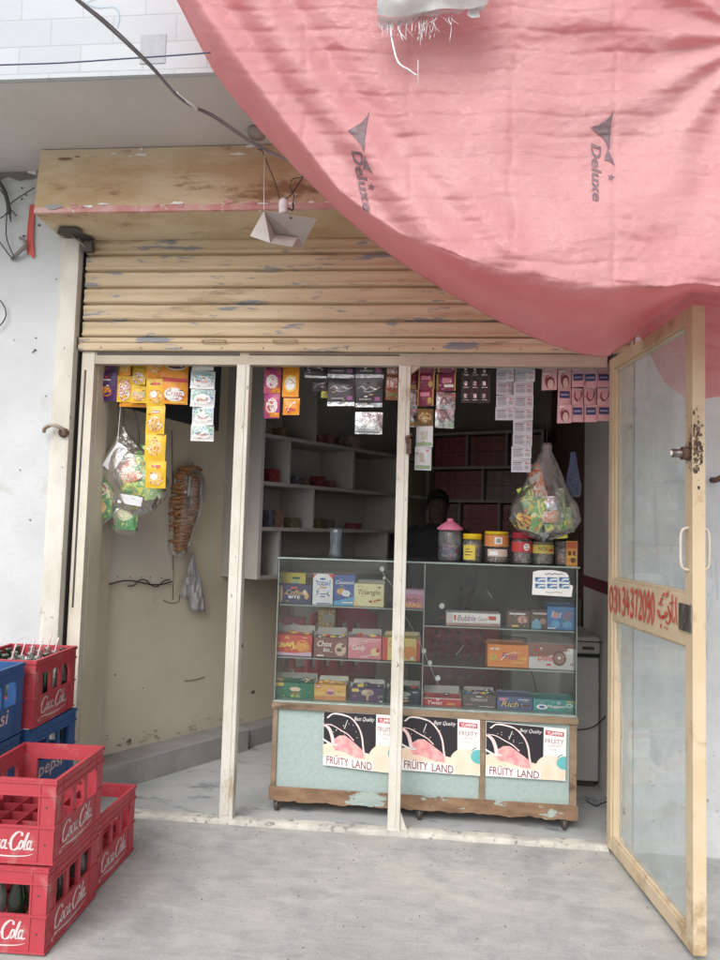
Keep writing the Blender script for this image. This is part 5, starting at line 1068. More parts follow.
# brown netted bundle on the left wall
m_bun = printed('brown_packs', [(.13, .05, .025), (.34, .14, .05), (.45, .22, .08), (.20, .09, .04), (.50, .34, .22)], 40)
bc_ = lambda t: L_(190-11*t, 463+90*t, .06)
bn = thing('packet_bundle', 'long plastic wrapped bundle of brown snack packets on the left wall', 'bundle', bc_(0))
g = M()
for k in range(24):
    t = .06+.92*k/24; c = bc_(t); wd = float(np.interp(t, [0, .15, .5, .75, 1], [.04, .085, .088, .060, .042]))
    f = lambda x, y, z, c=c: c+u_*(x+.006*math.sin(k*2.3))+n_*y+Vector((0, 0, z+x*(.10+.12*math.sin(k*1.7))))
    g.lathe([(.001, -1), (.8, -.9), (1, -.5), (1, .5), (.8, .9), (.001, 1)], (0, 0, 0), m_bun, 10, 0)
    # reshape the last lathe into a flat packet
    nv_ = 60
    for i in range(len(g.v)-nv_, len(g.v)):
        x, y, z = g.v[i]; g.v[i] = tuple(f(x*wd, y*.045, z*.0145))
g.build('brown_packets', bn)
g = M(); g.box((0, 0, 0), (1, 1, 1), m_blk, fr=lambda v: L_(186+4*v.x+2*v.z, 508-32*v.z, .112+.004*v.y)); g.box((0, 0, 0), (1, 1, 1), m_card, fr=lambda v: L_(187+2.5*v.x+2*v.z, 496-20*v.z, .118+.003*v.y)); g.build('tape_strip', bn)
bag(lambda t: bc_(-.06+1.1*t), [(0, .008), (.08, .02), (.2, .092), (.55, .092), (.8, .068), (.95, .05), (1, .02)], 26, 'wrapper', None, seed=21, parent=bn, flatten=.75)
# crumpled grey plastic bag hanging below it
g = M(); m_gp = mat('grey_plastic', (.46, .46, .47), .3, (.38, .37, .38), 12, 1, .3, 25)
def gb(u, v):
    cx = 193-10*(u-.5)*2*(.15+v*1.4)*.8+ (0 if v < .4 else 2); 
    cy = 553+58*v-(14 if u > .62 and v > .3 else 0)*min(1, (v-.3)*2)*(1 if u > .62 else 0)
    return L_(cx-2*v, cy, .05+.03*noise.noise((u*3, v*3, 2))+.014*noise.noise((u*9, v*9, 5)))
g.surf(gb, 20, 24, m_gp); o = tag(g.build('plastic_bag', solid=.003, loc=L_(193, 553, .05)), 'crumpled silvery grey plastic bag hanging from a nail on the left wall', 'plastic bag')
# big snack bag in the right bay
YB = .17
for (u, v, w1, h1, an, Y, m1, ll, art) in (
    (537, 483, 14, 40, .25, YB+.02, printed('orange_white_snack', [(.60, .58, .54), (.60, .55, .48), (.62, .16, .04), (.55, .4, .3)], 40), 'orange and white packet upright in the big hanging bag', ()),
    (528, 500, 15, 28, .35, YB, gpk2, 'green striped packet at the upper left of the big bag', ()),
    (524, 522, 17, 15, -.3, YB-.01, m_yel, 'yellow packet with red writing at the left foot of the big bag', [('s', [(.1, .7), (.4, .8), (.9, .7)], .12, rd), ('s', [(.1, .4), (.5, .5), (.9, .35)], .1, rd), ('e', .8, .2, .1, .1, m_blk)]),
    (538, 517, 14, 40, -.35, YB-.01, gpk2, 'green and cream packet slanting through the big bag', ()),
    (552, 507, 20, 22, .1, YB-.005, m_silver, 'silver foil packet near the middle of the big bag', ()),
    (551, 517, 17, 12, 0, YB-.02, printed('orange_logo', [(.65, .62, .58), (.65, .2, .04), (.6, .58, .55), (.2, .3, .1)], 70), 'white packet with an orange mark under the silver one', ()),
    (556, 530, 22, 18, .1, YB-.0, gpk2, 'green packet at the right foot of the big bag', ()),
    (561, 504, 9, 32, .1, YB+.02, wpk, 'pale green packet along the right side of the big bag', ()),
    (568, 520, 9, 26, .15, YB+.03, wpk, 'cream packet against the right edge of the big bag', ())):
    packet(u, v, w1, h1, an, Y, m1, ll, art, bulge=.012)
bag(lambda t: onY(547-3*t, 443+98*t, YB), [(0, .016), (.03, .026), (.07, .020), (.2, .05), (.4, .085), (.6, .135), (.78, .16), (.9, .12), (1, .02)], 44, 'snack_bag', 'big clear bag of green snack packets hanging above the jars', seed=31, group='clear bags of snacks', nf=40)
g = M(); g.tube([onY(548, 356, YH), onY(547.5, 400, .14), onY(547, 444, YB)], .0013, m_wire, 5, 3); tag(g.build('bag_cord'), 'thin cord holding up the big snack bag', 'cord')
bag(lambda t: onY(573+1*t, 452+45*t, .32), [(0, .01), (.3, .02), (.7, .035), (.95, .03), (1, .01)], 20, 'snack_bag', 'small blue bag hanging behind the big clear bag', glass('blue_film', (.35, .45, .65), 1.2, .25, .8, 30, .2, .05, (.12, .2, .4)), 41, group='clear bags of snacks')

# ---------------------------------------------------------------- person in the dark of the shop
def person():
    px, py = onY(438, 500, 1.60).x, 1.60
    o = thing('person', 'person with short dark hair standing in the dark shop behind the counter', 'person', (px, py, 0))
    HT = onY(438, 487, 1.6).z; k = HT/1.68
    J = {'pel': (0, 0, .92), 'sp': (0, .01, 1.10), 'ch': (0, 0, 1.28), 'nk': (0, .0, 1.40), 'hd0': (0, -.005, 1.46), 'hd1': (0, -.015, 1.54), 'hd2': (0, -.005, 1.61),
         'hl': (-.09, 0, .88), 'kl': (-.10, -.02, .48), 'al': (-.10, .01, .09), 'tl': (-.11, -.13, .03), 'hr': (.09, 0, .88), 'kr': (.10, -.02, .48), 'ar': (.10, .01, .09), 'tr': (.11, -.13, .03),
         'sl': (-.17, 0, 1.345), 'el': (-.22, -.01, 1.08), 'wl': (-.20, -.14, .92), 'sr': (.17, 0, 1.345), 'er': (.22, -.01, 1.08), 'wr': (.20, -.14, .92)}
    Rd = {'pel': .14, 'sp': .13, 'ch': .145, 'nk': .055, 'hd0': .062, 'hd1': .078, 'hd2': .070, 'hl': .09, 'kl': .062, 'al': .042, 'tl': .035, 'sl': .062, 'el': .042, 'wl': .028}
    E_ = [('pel', 'sp'), ('sp', 'ch'), ('ch', 'nk'), ('nk', 'hd0'), ('hd0', 'hd1'), ('hd1', 'hd2'), ('pel', 'hl'), ('hl', 'kl'), ('kl', 'al'), ('al', 'tl'), ('pel', 'hr'), ('hr', 'kr'), ('kr', 'ar'), ('ar', 'tr'), ('ch', 'sl'), ('sl', 'el'), ('el', 'wl'), ('ch', 'sr'), ('sr', 'er'), ('er', 'wr')]
    # hands: palm and five fingers
    for s, wn in ((-1, 'wl'), (1, 'wr')):
        wx, wy, wz = J[wn]; J['p'+wn] = (wx, wy-.05, wz-.035); Rd['p'+wn] = .026; E_.append((wn, 'p'+wn))
        for i in range(4):
            fx = wx+(-.03+.02*i); L_f = (.058, .066, .062, .048)[i]
            for a, t in ((1, .45), (2, 1.)): J['f%d%d%s' % (i, a, wn)] = (fx, wy-.075-L_f*t*.8, wz-.05-L_f*t*.5); Rd['f%d%d%s' % (i, a, wn)] = .009
            E_ += [('p'+wn, 'f%d1%s' % (i, wn)), ('f%d1%s' % (i, wn), 'f%d2%s' % (i, wn))]
        J['t1'+wn] = (wx-s*.035, wy-.06, wz-.03); J['t2'+wn] = (wx-s*.05, wy-.09, wz-.045); Rd['t1'+wn] = .011; Rd['t2'+wn] = .009; E_ += [('p'+wn, 't1'+wn), ('t1'+wn, 't2'+wn)]
    names = list(J); me = bpy.data.meshes.new('body'); me.from_pydata([tuple(c*k for c in J[n]) for n in names], [(names.index(a), names.index(b)) for a, b in E_], [])
    ob = bpy.data.objects.new('body', me); COL.objects.link(ob)
    sk = ob.modifiers.new('skin', 'SKIN'); sv = me.skin_vertices[0].data
    for i, n in enumerate(names):
        r = Rd.get(n, Rd.get(n[:-1]+'l' if n[-1] == 'r' else n, Rd.get(n.replace('wr', 'wl'), .03)))*k; sv[i].radius = (r, r*.8 if n in ('pel', 'sp', 'ch') else r)
    sv[names.index('pel')].use_root = True
    su = ob.modifiers.new('sub', 'SUBSURF'); su.levels = 2; su.render_levels = 2
    me.materials.append(mat('skin', (.055, .033, .024), .7)); ob.parent = o
    # clothing: kameez over the trunk and arms, trousers
    mc = mat('dark_cloth', (.025, .024, .028), .9, (.018, .018, .022), 10)
    g = M(); B = Vector((px, py, 0))
    g.lathe([(.062*k, 1.425*k), (.10*k, 1.405*k), (.18*k, 1.375*k), (.195*k, 1.28*k), (.180*k, 1.1*k), (.180*k, .95*k), (.20*k, .72*k), (.205*k, .70*k)], (0, 0, 0), mc, 28, cap=False)
    g.v = [tuple(B+Vector((v[0]*1.12, v[1]*.82, v[2]))) for v in g.v]
    for s in (-1, 1): g.tube([B+Vector((s*.13*k, 0, 1.33*k)), B+Vector((s*.19*k, 0, 1.30*k)), B+Vector((s*.222*k, -.01*k, 1.08*k)), B+Vector((s*.208*k, -.10*k, .97*k))], lambda t: .084*k*(1-.35*t), mc, 12, caps=False)
    g.build('shirt', o)
    g = M()
    for s in (-1, 1): g.tube([B+Vector((s*.08*k, 0, .9*k)), B+Vector((s*.10*k, -.02*k, .48*k)), B+Vector((s*.10*k, .0, .10*k))], lambda t: k*(.10-.035*t), mc, 12, caps=False)
    g.build('trousers', o)
    H = B+Vector((0, -.012*k, 1.555*k)); mh = mat('black_hair', (.012, .011, .010), .6)
    g = M()
    def hr(u, v):
        a = 2*math.pi*u; th_ = v*1.75; f_ = math.cos(a-math.pi*1.5)  # front side = -y
        th_ *= (1-.38*max(0, f_)); r = .087*k*(1+.06*noise.noise((math.cos(a)*3, math.sin(a)*3, v*4)))
        return H+Vector((r*.88*math.sin(th_)*math.cos(a), r*1.05*math.sin(th_)*math.sin(a)+.006, r*1.1*math.cos(th_)+.012*k))
    g.surf(hr, 28, 14, mh); g.build('hair', o, solid=.006)
    g = M(); me_w = mat('eye_white', (.09, .08, .07), .5)
    for s in (-1, 1):
        e = H+Vector((s*.030*k, -.073*k, -.012*k)); g.lathe([(.0, -.012*k), (.008*k, -.008*k), (.012*k, 0), (.0, .01*k)], e, me_w, 12, 1); g.lathe([(.0, -.0135*k), (.005*k, -.0115*k), (.0055*k, -.009*k)], e, m_blk, 10, 1)
    g.build('eyes', o)
    g = M(); skm = MATS['skin']
    g.add([H+Vector(v)*k for v in ((0, -.075, -.005), (-.011, -.078, -.04), (.011, -.078, -.04), (0, -.098, -.038))], [(0, 1, 3), (0, 3, 2), (1, 2, 3)], skm, True); g.build('nose', o)
    g = M(); g.tube([H+Vector((x*k, y*k, z*k)) for x, y, z in ((-.022, -.074, -.060), (0, -.082, -.063), (.022, -.074, -.060))], .005*k, mat('lips', (.08, .035, .03), .6)); g.build('mouth', o)
    for s in (-1, 1): g = M(); g.lathe([(.0, -.006), (.016, -.004), (.022, .004), (.012, .006)], H+Vector((s*.078*k, 0, -.02*k)), skm, 12, 0); g.build('ear', o)
    ob.location = (0, 0, 0)
    return o
person()

# ---------------------------------------------------------------- bottle crates
CW, CL, CH = .285, .345, .252
def crate_parts(mc, script):
    """returns list of (name, M) in local coordinates, origin at the centre of the base"""
    g = M(); t = .010; hw, hl = CW/2, CL/2
    def side(ax, sgn, half, other, n_open, post, zo0, zo1):
        # wall in plane ax=const*sgn; runs along the other axis from -other..other
        def bx(a0, a1, z0, z1, o0=0., o1=t, m=mc):
            if o0 < -.0015: o0 = o0*.6
            p0 = half*sgn-o1*sgn; p1 = half*sgn-o0*sgn; lo, hi = min(p0, p1), max(p0, p1)
            if ax == 0: g.box((lo, a0, z0), (hi, a1, z1), m)
            else: g.box((a0, lo, z0), (a1, hi, z1), m)
        e = other-t if ax == 1 else other
        e = other-.0004 if ax == 1 else other-t-.0004
        bx(-e, e, .004, zo0)                         # lower panel
        bx(-e, e, zo1, CH-.002)                       # top band
        bx(-e, -e+post, zo0, zo1); bx(e-post, e, zo0, zo1)
        span = 2*e-2*post
        for k in range(1, n_open):
            c = -e+post+span*k/n_open; bx(c-.010, c+.010, zo0, zo1)
        # ribs standing proud
        for z in (.006, zo0-.004, zo1, CH-.010): bx(-e-.004, e+.004, z, z+.007, -.006, -.0002)
        for c in (-e+post*.95, e-post*.95): bx(c-.003, c+.003, .014, CH-.011, -.004, -.0002)
        if ax == 0: bx(-e, e, (zo1+CH)/2-.003, (zo1+CH)/2+.003, -.004, -.0002)
        for zz in (.06, .17):
            for c in (-e+post*.5, e-post*.5): bx(c-.003, c+.003, zz, zz+.006, -.0008, -.0002, m_dark)
    side(0, 1, hw, hl, 3, .042, .115, .200); side(0, -1, hw, hl, 3, .042, .115, .200)
    side(1, -1, hl, hw, 1, .052, .115, .205); side(1, 1, hl, hw, 1, .052, .115, .205)
    # rim on top
    r = .003
    g.box((-hw-r, -hl-r, CH-.0025), (-hw+t, hl+r, CH+.003), mc); g.box((hw-t, -hl-r, CH-.0025), (hw+r, hl+r, CH+.003), mc)
    g.box((-hw+t+.0003, -hl-r, CH-.0025), (hw-t-.0003, -hl+t, CH+.003), mc); g.box((-hw+t+.0003, hl-t, CH-.0025), (hw-t-.0003, hl+r, CH+.003), mc)
    g2 = M()   # floor grid and bottle cells
    for i in range(7):
        x = -hw+t+.002+(CW-2*t-.008)*i/6; g2.box((x, -hl+t+.001, .006), (x+.004, hl-t-.001, .014), mc)
    for i in range(9):
        y = -hl+t+.002+(CL-2*t-.008)*i/8; g2.box((-hw+t+.001, y, .0145), (hw-t-.001, y+.004, .0205), mc)
    for i in range(1, 4): x = -hw+t+(CW-2*t)*i/4; g2.box((x-.0015, -hl+t+.001, .021), (x+.0015, hl-t-.001, .105), mc)
    for i in range(1, 5): y = -hl+t+(CL-2*t)*i/5; g2.box((-hw+t+.001, y-.0015, .021), (hw-t-.001, y+.0015, .100), mc)
    logos = []
    for ax, sgn in ((0, 1), (1, -1), (0, -1), (1, 1)):
        g3 = M()
        if ax == 0: f = lambda u, v, sgn=sgn: Vector((sgn*(hw+.0012), (-hl+.05+u*(CL-.12)) if sgn > 0 else (hl-.05-u*(CL-.12)), .018+v*.092))
        else: f = lambda u, v, sgn=sgn: Vector(((-hw+.055+u*(CW-.11)) if sgn < 0 else (hw-.055-u*(CW-.11)), sgn*(hl+.0012), .018+v*.086))
        if script == 'cola':
            for vs, fs in cola_script(): g3.flat((vs, fs), f, m_ink)
        else:
            if ax == 0: g3.text('pepsi', f, .10, .25, .90, .95, m_ink, .15, .01)
            else: g3.text('pepsi', f, .05, .30, .95, .95, m_ink, .15, .01)
        logos.append(g3)
    return g, g2, logos
def cola_script():
    out = []; pen = -.5
    sh = lambda p: (p[0]+.13*p[1]*.35, .30+p[1]*.62)
    def st(pts, w=.035): out.append(stroke2d([sh(p) for p in pts], w*1.3, pen=pen, n=5))
    # C o c a - C o l a as broad nib strokes
    st([(.20, .80), (.17, 1.0), (.10, 1.0), (.03, .70), (.02, .35), (.06, .05), (.13, .05), (.19, .3)], .040)
    def o(x, w=.065): st([(x+w*.5, .58), (x, .35), (x+w*.3, .06), (x+w, .25), (x+w*.9, .52), (x+w*.5, .58)], .028)
    o(.20); st([(.36, .50), (.32, .58), (.29, .35), (.31, .06), (.36, .14)], .028)
    o(.38); st([(.455, .58), (.45, .2), (.47, .05), (.50, .14)], .026)
    st([(.49, .36), (.535, .38)], .03)
    st([(.72, .80), (.70, 1.02), (.63, 1.0), (.555, .70), (.545, .35), (.58, .05), (.65, .05), (.70, .26)], .040)
    o(.70, .06); st([(.775, .35), (.80, .80), (.83, 1.02), (.82, .8), (.795, .3), (.80, .06), (.83, .10)], .024)
    o(.84, .06); st([(.905, .58), (.90, .2), (.925, .05), (.96, .16)], .026)
    out.append(stroke2d([(.0, .10), (.05, .20), (.3, .12), (.6, .10), (.85, .14), (.98, .22)], .05, n=6, taper=True))
    out.append(stroke2d([(-.02, .04), (.02, .17), (.10, .17)], .07, n=6, taper=False))
    return out
def make_crate(mc, script, label, grp):
    o = thing('bottle_crate', label, 'crate', (0, 0, 0), grp)
    g, g2, lg = crate_parts(mc, script)
    g.build('shell', o, bevel=.0012); g2.build('cell_grid', o)
    for q in lg: q.build('logo', o)
    return o
def copy_tree(o, parent=None):
    c = o.copy(); COL.objects.link(c); c.parent = parent; WORLD[c.name] = WORLD.get(o.name, Vector())
    for ch in list(o.children): copy_tree(ch, c)
    return c
protoR = make_crate(m_red, 'cola', '', 'bottle crates stacked at the left wall'); protoB = make_crate(m_blue, 'pepsi', '', 'bottle crates stacked at the left wall'); 
usedp = set()
def place(proto, xr, ynear, z, label, rz=0., dark=False):
    o = proto if proto.name not in usedp else copy_tree(proto)
    usedp.add(proto.name); o.location = (xr-CW/2, ynear+CL/2, z); o.rotation_euler = (0, 0, rz); o['label'] = label
    return o
ZC = CH+.004
place(protoR, -1.118, -1.026, 0, 'red crate with bottles at the bottom of the nearest stack', R_(1.5))
place(protoR, -1.112, -1.022, ZC, 'empty red crate on top of the nearest stack', R_(2.2))
place(protoR, -1.138, -.662, 0, 'empty red crate standing alone on the ground behind the nearest stack', R_(.5))
place(protoR, -1.463, -.556, 2*ZC, 'red crate of empties with straws, topmost against the white wall', R_(3))
place(protoB, -1.475, -.930, 2*ZC, 'blue crate level with the red crate of empties, cut by the left edge', R_(1.5))
place(protoB, -1.462, -.545, ZC, 'blue crate directly under the red crate of empties', R_(-1))
place(protoB, -1.47, -.55, 0, 'lowest blue crate of the stack against the wall', R_(1))
place(protoB, -1.478, -.932, ZC, 'blue crate in the middle of the left front stack', R_(.4))
place(protoB, -1.474, -.928, 0, 'blue crate at the bottom of the left front stack', R_(-1))
# bottles
def make_bottle(gm, straw, name='glass_bottle'):
    o = thing(name, '', 'bottle', (0, 0, 0)); g = M()
    g.lathe([(.022, .002), (.026, .006), (.027, .05), (.0245, .075), (.0265, .10), (.026, .13), (.016, .165), (.0115, .19), (.0115, .222), (.0135, .224), (.0135, .232), (.011, .233)], (0, 0, 0), gm, 16); g.build('body', o)
    if straw: g = M(); g.tube([(.003, 0, .05), (-.004, .002, .20), (.012, .004, .285)], .0028, mat('straw', (.75, .55, .55), .4), 6, 3); g.build('straw', o)
    return o
gg = glass('bottle_green', (.20, .42, .26), 1.3, .05, rough=.05, base=.03, dustcol=(.2, .3, .22)); gc = glass('bottle_clear', (.72, .80, .76), 1.3, .10, rough=.05, base=.05)
def put(proto, crate_xr, crate_yn, cz, cells, labels, used):
    for (i, j, nm, b) in cells:
        src = b
        o = src if src.name not in used else copy_tree(src); used.add(src.name)
        x = crate_xr-CW+.010+(CW-.02)*(i+.5)/4; y = crate_yn+.010+(CL-.02)*(j+.5)/5
        o.location = (x, y, cz+.0205); o['label'] = nm; o['group'] = 'empty bottles in the crates'
usd = set(); bg_ = make_bottle(gg, False); bcs = make_bottle(gc, True); bcl = make_bottle(gc, False)
colw = ['first', 'second', 'third', 'fourth']; 
cells = []
for j in range(5):
    for i in range(4):
        b = [bg_, bcs, bcl][(i*2+j*3+(i*j) % 2) % 3]
        if (i, j) in ((1, 3),): continue
        nm = '%s bottle, %s file, row %s of the topmost red crate' % ({bg_.name: 'green', bcs.name: 'clear strawed', bcl.name: 'clear'}[b.name], ['outer left', 'inner left', 'inner right', 'outer right'][i], ['one', 'two', 'three', 'four', 'five'][j])
        cells.append((i, j, nm, b))
put(None, -1.463, -.556, 2*ZC, cells, None, usd)
cells = []
for (i, j) in ((0, 0), (1, 0), (2, 0), (3, 1), (3, 2), (2, 3), (3, 4), (2, 1)):
    b = [bg_, bcl][(i+j) % 2]; cells.append((i, j, '%s bottle, %s file, row %s of the bottom red crate' % ({bg_.name: 'green', bcl.name: 'clear'}[b.name], ['outer left', 'inner left', 'inner right', 'outer right'][i], ['one', 'two', 'three', 'four', 'five'][j]), b))
put(None, -1.118, -1.026, 0, cells, None, usd)

# ---------------------------------------------------------------- tarpaulin awning
EDGE = [(120, -95), (178, 0), (197, 38), (215, 72), (238, 103), (262, 131), (300, 172), (340, 212), (370, 238), (400, 261), (450, 293), (500, 321), (545, 342), (580, 353), (606, 357), (622, 346), (638, 336), (646, 344), (654, 362), (664, 382), (690, 402), (715, 397), (760, 394), (860, 400)]
ex = [e[0] for e in EDGE]; ey = [e[1] for e in EDGE]
def edge_y(x): return float(np.interp(x, ex, ey))
CREASE = [(120, -110), (250, 70), (340, 190), (400, 232), (450, 252), (500, 268), (560, 280), (640, 286), (700, 284), (760, 290), (860, 300)]
def crease_y(x): return float(np.interp(x, [c[0] for c in CREASE], [c[1] for c in CREASE]))
EYD = [(120, -.95), (250, -.85), (340, -.80), (450, -.72), (560, -.52), (606, -.38), (640, -.36), (650, -.34), (690, -.36), (720, -.38), (860, -.4)]
def sm(t): t = max(0, min(1, t)); return t*t*(3-2*t)
def tarp_pt(x, y, wr=True):
    yc = crease_y(x); ye = edge_y(x)
    yc += 5*noise.noise((x/38., 3, 8))*sm((x-380)/80.); front = -1.10-.15*math.exp(-((y-yc)/95.)**2)*sm((x-300)/200.)
    if y > yc:
        k = (y-yc)/max(6, ye-yc); e = float(np.interp(x, [p[0] for p in EYD], [p[1] for p in EYD]))
        k0 = sm(k)*.25+.75*k**2.1
        yd = 359-.778*(min(x, 690)-609)
        k2 = max(0, min(1, (y-yc)/max(8, yd-yc-3)))
        k1 = .90*sm(k2)+.10*k
        bl = sm((x-590)/50.); kk = k0+(k1-k0)*bl
        Y = front+(e-front)*kk
    else: Y = front
    # long folds
    if wr:
        p = onY(x, y, -1.1)
        d = 0.
        amp = 1.0 if y < yc else .8
        w_e = (ye-y)
        # folds parallel to the diagonal left edge
        dist = (x-178)*.80-(y)*.62
        dn_ = dist+10*noise.noise((x/160., y/160., 3))
        fade = math.exp(-max(0, dist)/220.)
        d += -.045*fade*math.exp(-((dn_-62)/22.)**2)+.034*fade*math.exp(-((dn_-34)/14.)**2)-.034*fade*math.exp(-((dn_-116)/24.)**2)+.032*fade*math.exp(-((dn_-88)/14.)**2)-.026*fade*math.exp(-((dn_-172)/28.)**2)
        # sagging swags across the middle
        sw = y-(.00042*(x-470)**2*-1.)*1.0
        d += .020*noise.noise((x/260.+3, sw/52., 7))*sm((x-240)/120.)
        d += .0048*noise.noise((x/90.+1, sw/20., 17))*sm((x-220)/120.)
        d += .0018*noise.noise((x/24., y/11., 27))+.0010*noise.noise((x/9., y/6., 5))+.0055*abs(noise.noise((x/34., y/22., 45)))+.0032*abs(noise.noise((x/15.+y/40., y/12., 75)))
        # radiating folds from the upper right
        ang = math.atan2(y-40, x-760); rr_ = math.hypot(y-40, x-760)
        d += .020*math.sin(ang*13+3*noise.noise((x/120., y/120., 9)))*math.exp(-rr_/260.)*sm((300-y)/80.)*sm(rr_/90.)
        # quilting lines
        for qx in (410, 512, 615, 305): d += .0035*math.exp(-(((x-qx)-6*noise.noise((0, y/40., qx)))/3.4)**2)
        q = (y+6*noise.noise((x/60., 0, 2))) % 21; d += .0028*math.exp(-((q-10)/2.4)**2)
        Y += d*amp
        # ruffled crest at the belly on the right
        Y += .014*noise.noise((x/26., y/14., 51))*math.exp(-((y-yc+2)/14.)**2)*sm((x-380)/120.)
    return onY(x, y, Y)
def tarp_mat():
    m = mat('pink_tarp', (.75, .375, .39), .42, (.82, .49, .50), 3, .9, .0, trans=.42)
    t = m.node_tree; N = t.nodes; L = t.links; b = N['Principled BSDF']
    tc = N.new('ShaderNodeTexCoord')
    v = N.new('ShaderNodeTexVoronoi'); v.feature = 'DISTANCE_TO_EDGE'; v.inputs['Scale'].default_value = 16
    n = N.new('ShaderNodeTexNoise'); n.inputs['Scale'].default_value = 11; n.inputs['Detail'].default_value = 8; n.inputs['Roughness'].default_value = .65
    mx = N.new('ShaderNodeMapping'); mx.inputs['Scale'].default_value = (.55, 1, 1.5); L.new(tc.outputs['Object'], mx.inputs[0])
    av = N.new('ShaderNodeVectorMath'); av.operation = 'ADD'; L.new(mx.outputs[0], av.inputs[0]); L.new(n.outputs['Color'], av.inputs[1])
    L.new(mx.outputs[0], n.inputs['Vector']); L.new(av.outputs[0], v.inputs['Vector'])
    mr = N.new('ShaderNodeMapRange'); mr.inputs['From Max'].default_value = .10; L.new(v.outputs['Distance'], mr.inputs['Value'])
    b1 = N.new('ShaderNodeBump'); b1.inputs['Strength'].default_value = .4; b1.inputs['Distance'].default_value = .005; L.new(mr.outputs[0], b1.inputs['Height'])
    b2 = N.new('ShaderNodeBump'); b2.inputs['Strength'].default_value = .45; b2.inputs['Distance'].default_value = .014; L.new(n.outputs['Fac'], b2.inputs['Height']); L.new(b1.outputs[0], b2.inputs['Normal'])
    w1 = N.new('ShaderNodeTexWave'); w1.inputs['Scale'].default_value = 55; w1.bands_direction = 'X'; w2 = N.new('ShaderNodeTexWave'); w2.inputs['Scale'].default_value = 55; w2.bands_direction = 'Z'
    L.new(tc.outputs['Object'], w1.inputs['Vector']); L.new(tc.outputs['Object'], w2.inputs['Vector'])
    ad = N.new('ShaderNodeMath'); L.new(w1.outputs['Fac'], ad.inputs[0]); L.new(w2.outputs['Fac'], ad.inputs[1])
    b3 = N.new('ShaderNodeBump'); b3.inputs['Strength'].default_value = .12; b3.inputs['Distance'].default_value = .002; L.new(ad.outputs[0], b3.inputs['Height']); L.new(b2.outputs[0], b3.inputs['Normal'])
    L.new(b3.outputs[0], b.inputs['Normal'])
    b.inputs['Specular IOR Level'].default_value = .5
    return m
TP = thing('tarpaulin', 'pink quilted tarpaulin sagging as an awning over the right of the shop', 'tarpaulin', tarp_pt(470, 150, False))
g = M(); NX, NY = 520, 330
xs = np.linspace(122, 855, NX+1)
def tf(u, v):
    x = float(xs[int(round(u*NX))]); ye = edge_y(x); y0 = -150
    return tarp_pt(x, y0+(ye-y0)*(v**.85))
g.surf(tf, NX, NY, tarp_mat()); tpo = g.build('sheet', TP)
# hem bead along the free edge
g = M(); g.tube([tarp_pt(x, edge_y(x)) for x in range(125, 640, 5)], .004, MATS['pink_tarp'], 5, 1); g.build('hem', TP)
# prints on the cloth
m_print = mat('grey_print', (.13, .085, .10), .6, (.19, .13, .145), 60, 1)
def subdiv(vs, fs, L):
    bm = bmesh.new(); V = [bm.verts.new((a, b, 0)) for a, b in vs]
    for f in fs:
        try: bm.faces.new([V[i] for i in f])
        except ValueError: pass
    bmesh.ops.triangulate(bm, faces=bm.faces[:])
    for _ in range(6):
        es = [e for e in bm.edges if e.calc_length() > L]
        if not es: break
        bmesh.ops.subdivide_edges(bm, edges=es, cuts=1); bmesh.ops.triangulate(bm, faces=[f for f in bm.faces if len(f.verts) > 3])
    bm.verts.index_update(); r = ([(v.co.x, v.co.y) for v in bm.verts], [tuple(v.index for v in f.verts) for f in bm.faces]); bm.free(); return r
def on_tarp(u, v): p = tarp_pt(u, v); return p+(CAM-p).normalized()*.003
def bez(pts, n=8): return [(p.x, p.y) for p in catmull([(a, b, 0) for a, b in pts], n)]
def star(cx, cy, r): return poly2d([(cx+(r if i % 2 == 0 else r*.4)*math.sin(i*math.pi/5+.2), cy-(r if i % 2 == 0 else r*.4)*math.cos(i*math.pi/5+.2)) for i in range(10)])
def prt(kites, st, tx0, tx1, hgt):
    g = M()
    for kpts in kites:
        vs, fs = poly2d(kpts); g.flat(subdiv(vs, fs, 1.5), on_tarp, m_print)
    vs, fs = star(*st); g.flat(subdiv(vs, fs, 1.5), on_tarp, m_print)
    vs, fs = text2d('Deluxe', .25, .022); d = Vector((tx1[0]-tx0[0], tx1[1]-tx0[1])); L = d.length; d.normalize(); up = Vector((-d.y, d.x))*-1
    vs = [(tx0[0]+d.x*a*L+up.x*b*hgt, tx0[1]+d.y*a*L+up.y*b*hgt) for a, b in vs]
    g.flat(subdiv(vs, fs, 1.5), on_tarp, m_print)
    return g
S8 = lambda L, ox, oy: [(ox+a/8., oy+b/8.) for a, b in L]
k1 = [S8([(318, 85), (296, 128), (250, 180), (190, 218), (143, 243), (190, 290), (240, 350), (272, 420), (276, 360), (283, 290), (300, 190)], 330, 100), S8([(276, 440), (268, 500), (262, 555), (300, 556), (345, 597), (315, 535), (290, 480)], 330, 100)]
prt(k1, (330+328/8., 100+693/8., 4.2), (330+168/8., 100+405/8.), (330+268/8., 100+895/8.), 10).build('printed_emblem', tpo)
k2 = [S8([(350, 80), (320, 130), (280, 170), (230, 200), (162, 218), (210, 255), (270, 310), (300, 360), (318, 400), (322, 300), (330, 180)], 570, 100), S8([(303, 375), (285, 440), (272, 482), (315, 485), (360, 527), (340, 470), (318, 420)], 570, 100)]
prt(k2, (570+328/8., 100+618/8., 4.), (570+168/8., 100+345/8.), (570+178/8., 100+812/8.), 10).build('printed_emblem', tpo)
